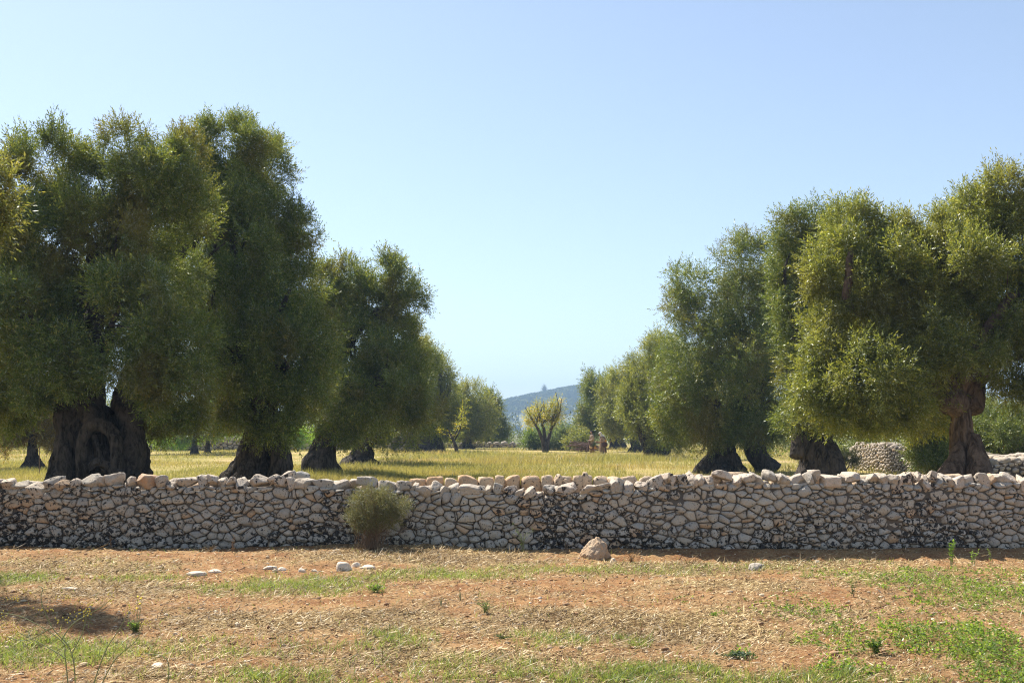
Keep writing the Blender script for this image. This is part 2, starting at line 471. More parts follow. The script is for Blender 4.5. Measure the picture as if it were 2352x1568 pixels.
def weeds():
    x, y, r = sample_front(46000, 61, 6.2, 14.4)
    zv = zvals(x, y)
    cl = fbm(np.stack([x * 4, y * 4, x * 0], 1), 71, 2)
    keep = r.random(len(x)) < zv[2] * np.clip(cl * 3.2 - .7, 0, 1)
    x, y, zz, cl = x[keep], y[keep], zv[2][keep], cl[keep]; n = len(x)
    hh = np.clip((zz - .3) * .22 + (cl - .5) * .2, .02, .2) * r.uniform(.6, 1.2, n)
    k = 9
    t = r.uniform(.1, 1, (n, k))
    lean = r.normal(0, .5, (n, 1, 2))
    base = np.stack([x, y, gz(x, y)], 1)[:, None]
    P = base + np.concatenate([lean * hh[:, None, None] * t[..., None] + r.normal(0, .008, (n, k, 2)), (t * hh[:, None])[..., None]], 2)
    D = np.concatenate([r.normal(0, 1, (n, k, 2)), r.uniform(0, .9, (n, k, 1))], 2)
    V, Fc = oval_leaves(P.reshape(-1, 3), D.reshape(-1, 3), r.uniform(.014, .034, n * k), r.uniform(.008, .018, n * k), 62)
    tag(mesh_np('weeds', V, Fc, M_WEED), 'low broad leaved green weeds spreading over the soil', 'weeds', kind='stuff')


litter(); weeds()


def field_grass():
    r = np.random.default_rng(81); n = 330000
    y = 1 / r.uniform(1 / 128, 1 / 31, n); x = r.uniform(-.60, .60, n) * y
    P3 = np.stack([x, y, x * 0], 1)
    # bare worn ground on the right of the gap and under the left trees
    thin = np.clip(fbm(P3 * [.13, .07, 1], 91, 3) * 4.4 - 1.6, 0.06, 1)
    thin = thin * np.where((np.abs(x - 14) < 9) & (y < 58), .45, 1)
    keep = r.random(n) < thin
    x, y = x[keep], y[keep]; n = len(x)
    P = np.stack([x, y, gz(x, y)], 1)
    h = (.05 + .62 * fbm(P * .35, 93, 3) ** 1.7) * r.uniform(.5, 1.25, n)
    h *= np.where((x < -8) & (y < 80), .55, 1)
    w = np.maximum(.006, y / 996 * .42) * r.uniform(.6, 1.2, n)
    V, Fc = blades(P, h, w, .35, 82, 2)
    tag(mesh_np('meadow_grass', V, Fc, M_FIELD), 'wispy yellow green meadow grass filling the grove lane beyond the wall', 'grass', kind='stuff')


field_grass()


# ------------------------------------------------------------------ foliage
def sprig_templates(nvar, K, L, ll, lw, seed, bend=.25):
    r = np.random.default_rng(seed)
    T = np.zeros((nvar, K, 4, 3))
    for v in range(nvar):
        t = np.linspace(.12, 1, K); b = r.uniform(-bend, bend, 2) * L
        P = np.stack([b[0] * t * t, b[1] * t * t, t * L], 1)
        al = np.radians(r.uniform(22, 58, K)) * np.where(np.arange(K) == K - 1, .2, 1)
        ph = np.arange(K) * 2.4 + r.uniform(-.5, .5, K)
        D = np.stack([np.sin(al) * np.cos(ph), np.sin(al) * np.sin(ph), np.cos(al)], 1)
        S = norm(np.cross(D, r.normal(0, 1, (K, 3))))
        l = ll * r.uniform(.7, 1.2, K)[:, None]; w = lw * r.uniform(.8, 1.2, K)[:, None] / 2
        T[v, :, 0] = P; T[v, :, 1] = P + D * l * .45 + S * w; T[v, :, 2] = P + D * l; T[v, :, 3] = P + D * l * .45 - S * w
    return T


def foliage(lobes, leaf, n_leaves, seed, parent, mat, name='crown', K=14, clumps=12, gap=.30, droop=.5, build=True, spread=.97, inner=.35, fillin=True, clump=(.20, .42)):
    """lobes (n,6): centre and radii. Leafy clumps grow over each lobe, sprigs over each clump, leaves along each sprig."""
    r = np.random.default_rng(seed)
    lobes = np.array(lobes, float)
    if name == 'crown' and leaf > .1 and fillin: lobes[:, 3:] *= 1.14
    if name == 'crown' and fillin: lobes[:, 3:] *= .88
    C, R = lobes[:, :3], lobes[:, 3:]
    cl = []
    for i in range(len(lobes)):
        k = int(clumps * (1.4 if fillin else 1))
        d = norm(r.normal(0, 1, (k, 3)))
        s = r.uniform(*clump, (k, 1)) * R[i].mean()
        c = C[i] + d * (R[i] - s * (.12 if fillin else .75))
        cl.append(np.concatenate([c, s * r.uniform(.85, 1.2, (k, 3)) * np.where(((d[:, 2] > .1) & (r.random(k) < .5))[:, None], [[.6, .6, 1.4]], [[1., 1., 1.1]])], 1))
        cl.append(np.concatenate([C[i], R[i] * (.74 if fillin else .72)])[None])
    cl = np.concatenate(cl)
    ns = int(n_leaves / K)
    w = (cl[:, 3] * cl[:, 5]); big = np.zeros(len(cl), bool); big[k::k + 1] = True
    w = np.where(big, w * .38, w); w /= w.sum()
    fill = []
    if fillin and len(C) > 3:
        for i in range(len(C)):
            dd = np.linalg.norm(C - C[i], axis=1)
            for j in np.argsort(dd)[1:4]:
                if dd[j] < (R[i].mean() + R[j].mean()) * 1.25: 
                    m_ = (C[i] + C[j]) / 2; m_ = m_ + (C.mean(0) - m_) * .16 + [0, .55 * min(R[i][1], R[j][1]), -.1]
                    fill.append(np.concatenate([m_, np.minimum(R[i], R[j]) * .72]))
    if fill:
        fill = np.array(fill); cl = np.concatenate([cl, fill]); wf = fill[:, 3] * fill[:, 5]
        w = np.concatenate([w * .82, wf / wf.sum() * .18])
    idx = r.choice(len(cl), ns, p=w)
    d = norm(r.normal(0, 1, (ns, 3)))
    # fewer sprigs on the hidden side of a clump that faces its own lobe
    rad = 1 - np.abs(r.normal(0, .12 if fillin else .3, ns)); rad = np.clip(rad, .1, 1)
    off = (idx * 7.31)[:, None]
    bump = .50 + 1.0 * fbm(d * 2.4 + off, seed + 5, 2)
    tuft = fbm(d * 4.2 + off, seed + 8, 1)
    rad = rad * bump * (1 + .8 * (tuft - .5)) * spread * r.choice([1., 1.16], ns, p=[.93, .07])
    P = cl[idx, :3] + d * cl[idx, 3:] * rad[:, None]
    # thin out what is buried in the lobes, and open gaps
    q = np.full(ns, 9.)
    for i in range(len(lobes)):
        q = np.minimum(q, (((P - C[i]) / R[i]) ** 2).sum(1))
    keep = (q > .38) | (r.random(ns) < inner)
    g = fbm(P / (R.mean() * .42), seed + 3, 3)
    if fillin: gap = gap - .07
    keep &= g > gap - .05 + .05 * r.normal(0, 1, ns)
    keep &= P[:, 2] > .12
    P, d, idx = P[keep], d[keep], idx[keep]; ns = len(P)
    lobec = C[np.argmin(((P[:, None] - C[None]) ** 2).sum(-1), 1)] if len(lobes) < 60 else P
    out = norm(P - lobec + 1e-6)
    zlo, zhi = P[:, 2].min(), P[:, 2].max()
    hgt = ((P[:, 2] - zlo) / max(zhi - zlo, .1))[:, None]
    up = np.array([0, 0, 1.]) * (-.55 * droop + (.5 + .55 * droop) * hgt)
    D = norm(d * .85 + out * .2 + up + r.normal(0, .50, (ns, 3)))
    T = sprig_templates(10, K, leaf * 5.4, leaf, leaf * .28, seed + 1)
    X = norm(np.cross(D, r.normal(0, 1, (ns, 3)))); Yv = np.cross(D, X)
    M = np.stack([X, Yv, D], 1)                                       # rows
    sc = r.uniform(.65, 1.25, ns)
    var = r.integers(0, 10, ns)
    V = np.einsum('nkj,nji->nki', T[var].reshape(ns, K * 4, 3), M) * sc[:, None, None]
    V = V + (P - D * (leaf * 2.3 * sc)[:, None])[:, None]
    V = V.reshape(-1, 3)
    if not build: return V
    tint = np.clip(r.random(len(cl))[idx] * .70 + .18 * r.random(ns)  + .06, 0, 1)          # clumps of younger and older foliage
    return mesh_np(name, V, np.arange(len(V)).reshape(-1, 4), mat, parent, attrs={'tint': np.repeat(tint, K * 4)})


# ------------------------------------------------------------------ trunks
def catmull(P, m):
    P = np.asarray(P, float); n = len(P)
    if n == 2: t = np.linspace(0, 1, m)[:, None]; return P[0] * (1 - t) + P[1] * t
    Q = np.concatenate([[2 * P[0] - P[1]], P, [2 * P[-1] - P[-2]]])
    out = []
    for s in np.linspace(0, n - 1 - 1e-6, m):
        i = int(s); t = s - i; a, b, c, d = Q[i], Q[i + 1], Q[i + 2], Q[i + 3]
        out.append(.5 * ((2 * b) + (-a + c) * t + (2 * a - 5 * b + 4 * c - d) * t * t + (-a + 3 * b - 3 * c + d) * t ** 3))
    return np.array(out)


def tube(path, rad, n=14, m=None, amp=.12, seed=0, fine=.3, cap=True, lobes=2.2, zs=.7):
    """tapering tube with bark ridges; path (k,3), rad (k,) or (k,2)"""
    path = np.asarray(path, float); k = len(path)
    m = m or max(4, k * 5)
    P = catmull(path, m)
    rad = np.asarray(rad, float); rad = rad[:, None] * [1, 1] if rad.ndim == 1 else rad
    t = np.linspace(0, k - 1, m)
    R = np.stack([np.interp(t, np.arange(k), rad[:, j]) for j in (0, 1)], 1)
    Tn = norm(np.gradient(P, axis=0))
    X = np.zeros_like(P); x = np.array([1., 0, 0]) if abs(Tn[0, 0]) < .9 else np.array([0, 1., 0])
    for i in range(m):
        x = x - Tn[i] * (x @ Tn[i]); x = x / np.linalg.norm(x); X[i] = x
    Yv = np.cross(Tn, X)
    s = np.concatenate([[0], np.cumsum(np.linalg.norm(np.diff(P, axis=0), axis=1))])
    th = np.linspace(0, 2 * math.pi, n, endpoint=False)
    TH, S = np.meshgrid(th, s)
    r0 = R.mean()
    tw = TH + S / max(r0, .05) * .12
    q = np.stack([np.cos(tw).ravel() * lobes, np.sin(tw).ravel() * lobes, (S * zs / max(r0, .05)).ravel()], 1)
    a = fbm(q * .8, seed, 2); rg = 1 - np.abs(2 * vnoise(q * 1.7 + 3, seed + 2) - 1)
    rg2 = 1 - np.abs(2 * vnoise(q * [3.9, 3.9, 1.1] + 9, seed + 6) - 1)
    f = 1 + amp * (2.4 * (a - .5) + 1.1 * (rg - .6) + .55 * fine * (rg2 - .6) + fine * 2 * (fbm(q * 4, seed + 4, 2) - .5))
    f = f.reshape(m, n)
    V = P[:, None] + X[:, None] * (np.cos(TH) * R[:, :1] * f)[..., None] + Yv[:, None] * (np.sin(TH) * R[:, 1:] * f)[..., None]
    i = np.arange(m * n).reshape(m, n); j = np.roll(i, -1, 1)
    Fc = np.stack([i[:-1], j[:-1], j[1:], i[1:]], -1).reshape(-1, 4)
    V = V.reshape(-1, 3)
    if cap:
        V = np.concatenate([V, P[-1:] + Tn[-1:] * R[-1].mean() * .5, P[:1] - Tn[:1] * R[0].mean() * .2])
        a_ = i[-1]; b_ = j[-1]
        top = np.stack([a_, b_, np.full(n, m * n)], 1); bot = np.stack([j[0], i[0], np.full(n, m * n + 1)], 1)
        return V, [Fc, top, bot]
    return V, Fc


def limbs_to(g, root, lobes, r0, seed, nmax=8):
    """limbs that fork from the trunk head and run into the crown's lobes"""
    r = np.random.default_rng(seed)
    L = np.asarray(lobes)
    order = np.argsort(-L[:, 3] * L[:, 5])[:nmax]
    for k in order:
        c = L[k, :3]; d = c - root; l = np.linalg.norm(d)
        if l < .5: continue
        a = root + d * .35 + np.array([r.normal(0, .08), r.normal(0, .08), .10]) * l
        b = root + d * .7 + r.normal(0, .07, 3) * l
        e = c + r.normal(0, .2, 3) * L[k, 3]
        rr = r0 * r.uniform(.55, .9)
        g.add(*tube([root - d / l * r0 * .3, a, b, e], [rr, rr * .62, rr * .38, rr * .14], 10, 22, .10, seed + int(k)))
        for _ in range(3):
            e2 = c + norm(r.normal(0, 1, 3)) * L[k, 3:] * .85
            g.add(*tube([b, (b + e2) / 2 + r.normal(0, .06, 3) * l, e2], [rr * .3, rr * .17, rr * .04], 6, 12, .06, seed + 50 + int(k)))


def ribs(g, x, Y, w, flare, mid, hd, z0, seed):
    """swollen ribs and root buttresses that twist up around an old trunk"""
    r = np.random.default_rng(seed + 300)
    for k in range(9):
        a = k * 2 * math.pi / 9 + r.normal(0, .2); tw = r.uniform(.3, .9); pts, rr = [], []
        for t, q in ((-.1, flare * 1.12), (.08, flare * .95), (.3, .80), (.6, .62), (.95, .40)):
            c = np.array([x, Y, z0]) * (1 - t) + hd * t if t > 0 else np.array([x, Y, z0 - .2])
            an = a + tw * t + r.normal(0, .06); q = q * r.uniform(.92, 1.06)
            pts.append(c + [math.cos(an) * w * q * .86, math.sin(an) * w * q * .82, 0]); rr.append(w * r.uniform(.16, .30) * (1.15 if t < .1 else 1) * (.6 if t > .9 else 1))
        g.add(*tube(pts, rr, 14, 40, .20, seed + k, fine=.6))


def px_lobes(Y, rows):
    """rows (u, v, ru, rv, depth offset in m[, depth radius factor]) -> lobes in metres at distance Y"""
    out = []
    for row in rows:
        u, v, ru, rv, dy = row[:5]; k = row[5] if len(row) > 5 else 1.
        c = at(u, v, Y + dy); s = (Y + dy) / F
        out.append([*c, ru * s, .5 * (ru + rv) * s * k, rv * s])
    return np.array(out)


def tree(kind, label, cat, Y, u, base_w, head, rows, leaf, n_leaves, seed, mat=None, bark=None, group=None, forks=None, gap=.3, flare=1.45, amp=.2, nlimb=8, trunk_fn=None, **kw):
    """base_w: trunk width in px; head: (u, v) where the trunk divides"""
    x = (u - CX) / F * Y
    root = empty(kind, (x, Y, 0), label, cat, group)
    lobes = px_lobes(Y, rows)
    g = Geo()
    w = base_w / F * Y / 2
    hd = at(head[0], head[1], Y)
    z0 = float(gz([x], [Y])[0])
    if trunk_fn: trunk_fn(g, x, Y, w, hd, lobes)
    else:
        mid = np.array([x * .6 + hd[0] * .4, Y, hd[2] * .45])
        g.add(*tube([[x, Y, z0 - .25], [x, Y, z0 + .12], mid, hd], [[w * flare, w * flare], [w * flare * .92, w * flare * .9], [w * .72, w * .68], [w * .46, w * .44]], 64, 48, amp, seed, fine=.6))
        ribs(g, x, Y, w, flare, mid, hd, z0, seed)
        limbs_to(g, hd - np.array([0, 0, w * .3]), lobes, w * .55, seed, nlimb)
    if forks:
        for f in forks:
            pts = [at(a, b, Y + c) for a, b, c, _ in f]; rr = [q / F * Y / 2 for *_, q in f]
            g.add(*tube(pts, rr, 16, 8 * len(pts), .14, seed + 9))
    g.build('trunk', bark or M_BARK, root, smooth=True)
    foliage(lobes, leaf, n_leaves, seed, root, mat or M_OLIVE, gap=gap, **kw)
    print('tree', kind, seed, round(time.time() - T0, 1))
    return root


def big_trunk(g, x, Y, w, hd, lobes):
    """the huge hollow trunk: swollen ribs, root arch, burls, two heavy limbs"""
    g.add(*tube([[x - .05, Y, -.3], [x, Y, .25], [x + .02, Y, .95], [x - .02, Y, 1.55], [x, Y + .1, 2.1]],
                [[w * 1.12, w * 1.0], [w * 1.02, w * .95], [w * .96, w * .9], [w * .88, w * .8], [w * .62, w * .55]], 160, 110, .19, 5, fine=1., lobes=2.6, zs=.9))
    P = lambda u, v, d: at(u, v, Y + d)
    for pts, rr in [
        ([P(165, 1115, -.7), P(150, 1040, -.75), P(155, 985, -.6), P(175, 930, -.3), P(185, 890, 0)], [.30, .22, .20, .26, .2]),
        ([P(150, 1010, -.75), P(145, 965, -.6), P(150, 925, -.5), P(168, 880, -.2)], [.12, .22, .2, .2]),
        ([P(190, 1100, -1.0), P(188, 1040, -1.0), P(200, 985, -1.0), P(232, 975, -1.0), P(262, 1000, -1.0), P(268, 1050, -1.05), P(262, 1105, -1.1)], [.14, .13, .13, .15, .14, .13, .16]),
        ([P(292, 1115, -.8), P(300, 1050, -.75), P(305, 1000, -.6), P(295, 950, -.4), P(285, 905, -.1)], [.26, .27, .26, .30, .25]),
        ([P(325, 1115, -.1), P(325, 1060, -.1), P(322, 1020, -.1), P(310, 960, 0)], [.22, .2, .15, .1]),
        ([P(200, 1080, -1.1), P(225, 1060, -1.12), P(250, 1070, -1.1), P(280, 1100, -1.2)], [.09, .10, .10, .14]),
        ([P(215, 1000, -.9), P(228, 1040, -1.0), P(242, 1085, -1.05)], [.06, .08, .07]),
        ([P(135, 1115, -.4), P(140, 1060, -.3), P(145, 1020, -.2)], [.34, .26, .14]),
        ([P(190, 930, -.3), P(205, 950, -.55), P(222, 985, -.8)], [.22, .26, .16]),
    ]:
        g.add(*tube(pts, rr, 22, 10 * len(pts), .16, int(pts[0][0] * 100) % 97, fine=.5))
    limb = [([P(200, 960, -.3), P(205, 890, -.1), P(180, 800, .3), P(165, 730, .4), P(200, 650, .3), P(215, 560, .6)], [.42, .34, .26, .22, .17, .10]),
            ([P(290, 950, 0), P(310, 870, .3), P(340, 760, .6), P(330, 600, .8), P(300, 450, .8)], [.42, .34, .24, .18, .1]),
            ([P(180, 900, .3), P(120, 800, .9), P(60, 640, 1.2), P(90, 480, 1.)], [.34, .22, .16, .08]),
            ([P(165, 740, .4), P(190, 690, .3), P(215, 640, .2)], [.15, .12, .08])]
    for pts, rr in limb: g.add(*tube(pts, rr, 20, 10 * len(pts), .12, 3))
    limbs_to(g, at(230, 820, Y + .4), lobes, .22, 7, 10)


GL, GR = 'ancient olive trees of the left row', 'ancient olive trees of the right row'
tree('olive_tree', 'huge olive with a massive hollow ribbed trunk, behind the wall at far left', 'olive tree', 24, 230, 195, (230, 890), [
    (110, 376, 92, 72, .3), (35, 440, 85, 80, .2), (195, 440, 90, 85, .8), (285, 346, 60, 62, .3), (350, 400, 75, 75, .2), (385, 355, 42, 38, .2), (100, 560, 105, 100, -.4),
    (255, 545, 110, 95, 0), (330, 520, 80, 85, 1.4), (45, 720, 115, 100, -1.2), (125, 830, 95, 75, -1.6), (310, 715, 105, 105, -1.7), (405, 800, 90, 95, -1.6),
    (300, 850, 95, 60, -1.9), (400, 905, 85, 65, -1.2), (50, 900, 85, 60, -.9), (-70, 600, 120, 140, .5), (-90, 840, 120, 110, 0), (435, 950, 55, 40, -.5),
    (415, 400, 48, 70, .6), (432, 345, 42, 42, 1.2), (440, 480, 60, 70, 1.6), (230, 640, 100, 80, 2.2), (100, 700, 120, 100, 2.4), (370, 680, 110, 110, 2.2), (10, 950, 80, 35, .5), (355, 960, 80, 35, .4), (200, 790, 60, 70, 1.6)],
    .080, 760000, 101, group=GL, trunk_fn=big_trunk, gap=.25)
print('faces L1')
tree('olive_tree', 'tall olive with a broad black trunk and the highest crown of all', 'olive tree', 30, 578, 132, (600, 975), [
    (452, 360, 46, 60, -.4), (565, 340, 75, 70, 0), (610, 385, 68, 80, .5), (485, 332, 50, 48, -.2), (450, 420, 75, 85, -.3), (550, 450, 85, 85, -.5), (620, 500, 75, 75, .2), (690, 535, 42, 42, 0), (660, 590, 60, 50, .2),
    (440, 540, 70, 70, 1.4), (560, 585, 105, 85, -.8), (500, 690, 95, 85, -1.2), (620, 700, 100, 90, -1.2), (545, 815, 105, 90, -1.8), (660, 830, 95, 85, -1.6), (745, 770, 52, 52, -1.2),
    (600, 925, 110, 62, -1.4), (505, 940, 65, 52, -1.2), (700, 910, 60, 60, -1.4), (560, 650, 130, 120, 2.2), (560, 820, 120, 110, 2.2), (640, 985, 70, 30, -1.), (700, 660, 55, 60, .3), (735, 850, 40, 40, -.6)],
    .090, 640000, 102, group=GL, amp=.2, flare=1.25, gap=.31,
    forks=[[(560, 900, 0, 90), (480, 760, .3, 60), (400, 600, -.6, 46), (412, 520, -.8, 30), (400, 430, -.6, 14)], [(400, 590, -.6, 40), (440, 555, -.6, 26), (485, 520, -.4, 12)], [(590, 1010, -.3, 90), (625, 990, -.3, 40), (650, 950, -.2, 26)],
           [(640, 1100, -.6, 56), (648, 1060, -.5, 50), (630, 1010, -.3, 40)]])
tree('olive_tree', 'olive with a twisted split grey trunk and open airy crown, third in the left row', 'olive tree', 39, 735, 74, (748, 985), [
    (745, 665, 52, 50, 0), (800, 640, 55, 40, .3), (868, 632, 52, 42, -.3), (915, 655, 45, 35, 0), (955, 692, 32, 20, -.5), (770, 720, 55, 50, 0), (850, 700, 52, 42, -.4), (905, 770, 50, 45, .2),
    (830, 800, 75, 60, -.6), (740, 780, 52, 60, .4), (900, 860, 72, 62, -1.2), (810, 885, 75, 60, -1.2), (880, 935, 80, 55, -1.), (775, 950, 60, 50, -.4), (945, 925, 40, 42, -.5), (830, 985, 65, 32, -.2), (715, 880, 50, 60, 1.)],
    .110, 300000, 103, group=GL, gap=.33, flare=1.2, amp=.26,
    forks=[[(735, 1095, -.3, 80), (745, 1040, -.2, 50), (760, 960, 0, 30), (765, 900, 0, 20), (745, 850, -.3, 16), (790, 820, -.6, 10)], [(765, 900, 0, 18), (800, 800, 0, 13), (860, 720, -.5, 12), (905, 700, -.6, 8)], [(860, 722, -.5, 8), (895, 745, -.6, 5), (900, 790, -.3, 4)],
           [(712, 1100, -.5, 46), (715, 1060, -.4, 40), (722, 1040, -.2, 20)]])
tree('olive_tree', 'olive with a dark flaring trunk half hidden under the third left tree', 'olive tree', 50, 828, 70, (835, 1020), [
    (930, 855, 55, 55, 1), (975, 830, 32, 38, 1), (880, 900, 70, 60, 1.5), (950, 930, 60, 55, 0), (850, 980, 60, 35, 0), (905, 985, 60, 38, 0)],
    .115, 110000, 104, group=GL, flare=1.35, amp=.26)
tree('olive_tree', 'olive on a very wide dark gnarled trunk midway down the left row', 'olive tree', 86, 962, 96, (965, 985), [
    (975, 825, 42, 42, 1), (1012, 868, 34, 40, 0), (960, 890, 55, 50, 0), (1010, 930, 40, 48, -1), (950, 960, 52, 36, -1), (1000, 985, 42, 26, 0), (1030, 890, 18, 36, 0)],
    .19, 90000, 105, group=GL, flare=1.1, amp=.25, mat=M_OLIVE2,
    forks=[[(915, 1035, 0, 50), (925, 1010, 0, 36), (950, 990, 0, 24)], [(1005, 1036, 0, 36), (1000, 1010, 0, 28), (985, 990, 0, 18)]])
tree('olive_tree', 'rounded olive near the far end of the left row', 'olive tree', 104, 1072, 26, (1076, 1000), [
    (1050, 925, 24, 34, .5), (1048, 970, 26, 30, .5), (1085, 912, 36, 32, 0), (1062, 945, 30, 34, -1), (1105, 935, 34, 34, 0), (1070, 985, 34, 26, 0), (1110, 975, 28, 28, 0)],
    .22, 60000, 106, group=GL, mat=M_OLIVE2)
tree('olive_tree', 'dark olive closing the left row in front of the hill', 'olive tree', 116, 1120, 22, (1122, 1000), [
    (1122, 925, 22, 28, 0), (1130, 965, 20, 26, 0), (1152, 985, 14, 20, 0), (1115, 990, 24, 22, 0)],
    .24, 42000, 107, group=GL)

tree('olive_tree', 'olive with a pale reddish trunk flaring at its foot, behind the wall at far right', 'olive tree', 22, 2222, 76, (2205, 905), [
    (2305, 435, 52, 55, 0), (2250, 500, 85, 65, .3), (2352, 560, 90, 110, 0), (2130, 540, 85, 55, .2), (2040, 560, 80, 60, .6), (1960, 530, 80, 58, .2), (1925, 610, 70, 75, 0), (2050, 640, 100, 80, -.5),
    (2190, 620, 110, 90, -.5), (2330, 700, 100, 100, -.6), (1895, 715, 52, 70, -.2), (1990, 745, 85, 60, .9), (2110, 760, 100, 85, -1.), (1882, 790, 46, 44, -.6), (2130, 900, 60, 44, -.2), (2120, 970, 45, 30, .6), (1895, 860, 62, 60, -.9), (1858, 925, 42, 42, -1.1),
    (1985, 850, 90, 75, -1.5), (2080, 860, 85, 70, -1.2), (1965, 932, 80, 44, -1.2), (2050, 938, 75, 42, -1.), (2225, 810, 75, 42, -1.2), (2350, 850, 80, 70, -.6),
    (2440, 480, 100, 110, 0), (2460, 740, 110, 120, 0), (2200, 560, 130, 100, 2.2), (2180, 740, 130, 100, 2.2), (2020, 700, 110, 100, 2.), (2390, 930, 60, 50, -.3), (1915, 962, 46, 30, -1.1), (2000, 968, 50, 28, -1.), (2060, 965, 40, 26, -.8)],
    .075, 760000, 108, group=GR, mat=M_OLIVE2, bark=M_BARK2, flare=1.08, amp=.14, gap=.305,
    forks=[[(2205, 930, -.1, 66), (2150, 905, -.2, 50), (2120, 860, -.2, 46), (2080, 790, .2, 36), (2040, 735, 0, 26), (1975, 715, -.2, 22), (1945, 690, -.5, 20), (1950, 640, -.55, 20), (1952, 590, -.5, 14), (1962, 545, 0, 5)],
           [(2225, 940, 0, 60), (2240, 860, .3, 50), (2260, 740, .3, 36), (2290, 600, .3, 22), (2310, 450, 0, 8)], [(2250, 1100, -.5, 60), (2240, 1050, -.35, 50), (2235, 1000, -.2, 30)], [(2180, 1100, -.4, 60), (2195, 1062, -.35, 40), (2205, 1020, -.2, 24)]])
tree('olive_tree', 'olive with a stout black trunk behind the wall, second in the right row', 'olive tree', 31, 1878, 112, (1880, 990), [
    (1815, 522, 44, 40, 0), (1800, 600, 40, 60, .2), (1805, 690, 40, 60, .2), (1860, 505, 46, 42, 0), (1920, 520, 50, 45, 0), (1840, 600, 42, 60, .3), (1890, 640, 70, 80, .5), (1830, 740, 46, 60, .2), (1880, 800, 75, 80, .5), (1840, 880, 55, 60, 0),
    (1900, 932, 80, 46, 0), (1990, 955, 60, 42, 0), (2000, 700, 80, 90, 1), (1820, 960, 40, 40, .5), (1850, 962, 46, 24, -.5), (1945, 972, 56, 28, -.5)],
    .092, 250000, 109, group=GR, flare=1.15, amp=.18,
    forks=[[(1925, 1110, -.6, 50), (1915, 1060, -.5, 44), (1905, 1020, -.2, 30)], [(1830, 1050, -.5, 30), (1838, 1010, -.3, 40), (1850, 985, 0, 30)]])
tree('olive_tree', 'olive with two splayed black trunks and rounded dark crown, third in the right row', 'olive tree', 42, 1655, 78, (1665, 1000), [
    (1695, 590, 48, 46, 0), (1735, 610, 60, 52, .3), (1800, 640, 50, 60, .5), (1592, 650, 52, 38, 0), (1555, 700, 32, 38, -.3), (1620, 715, 65, 52, -.4), (1700, 700, 70, 65, -.3), (1785, 740, 65, 75, 0),
    (1590, 795, 62, 58, -.8), (1680, 810, 85, 70, -1.4), (1780, 850, 65, 70, -.6), (1532, 870, 34, 46, 0), (1535, 930, 38, 50, -.3), (1575, 890, 58, 62, -1.), (1655, 905, 80, 62, -1.5), (1750, 930, 70, 60, -.8), (1560, 960, 48, 42, -.6), (1640, 975, 70, 38, -.8), (1720, 985, 60, 34, -.4),
    (1680, 985, 80, 26, -.5), (1790, 975, 50, 34, 0), (1600, 988, 60, 24, -.3), (1700, 760, 100, 110, 2.2), (1660, 900, 100, 70, 2.)],
    .112, 370000, 110, group=GR, flare=1.5, amp=.22, gap=.30,
    forks=[[(1770, 1085, 0, 60), (1750, 1060, 0, 44), (1735, 1030, 0, 50), (1745, 985, 0, 40), (1740, 930, .3, 30), (1760, 800, .8, 18)], [(1605, 1080, -.4, 26), (1628, 1062, -.3, 34), (1648, 1035, -.1, 30)], [(1700, 1090, -.8, 20), (1690, 1060, -.6, 26), (1672, 1035, -.3, 26)]])
tree('olive_tree', 'olive leaning left on a thin black trunk, midway along the right row', 'olive tree', 66, 1500, 30, (1468, 985), [
    (1462, 930, 34, 40, .3), (1500, 985, 44, 24, .3), (1512, 800, 34, 34, 0), (1545, 830, 45, 50, .5), (1480, 850, 40, 38, 0), (1520, 890, 52, 50, -.5), (1470, 905, 36, 42, 0), (1535, 1000, 48, 22, -.5), (1535, 950, 52, 48, -1), (1480, 955, 44, 34, -.5), (1560, 1000, 40, 26, 0)],
    .145, 150000, 111, group=GR, mat=M_OLIVE2, flare=1.3, forks=[[(1530, 1045, 0, 30), (1510, 1020, 0, 26), (1490, 1000, 0, 22)]])
tree('olive_tree', 'soft green olive further down the right row, its crown touching the leaning one', 'olive tree', 88, 1462, 26, (1455, 1000), [
    (1405, 892, 26, 26, .5), (1408, 930, 28, 36, .5), (1412, 968, 26, 26, .3), (1438, 862, 30, 24, 0), (1462, 880, 34, 36, 0), (1425, 905, 32, 34, 0), (1455, 935, 40, 40, -1), (1425, 965, 36, 30, 0), (1465, 985, 32, 24, 0)],
    .19, 80000, 112, group=GR, mat=M_OLIVE2)
tree('olive_tree', 'farthest olive of the right row, its trunk just behind the two walkers', 'olive tree', 104, 1420, 40, (1414, 992), [
    (1375, 882, 32, 26, 0), (1400, 900, 32, 34, 0), (1358, 920, 24, 36, 0), (1385, 950, 38, 36, -1), (1350, 970, 22, 28, 0), (1408, 965, 30, 26, 0), (1345, 995, 18, 22, 0)],
    .22, 80000, 113, group=GR, flare=1.1)

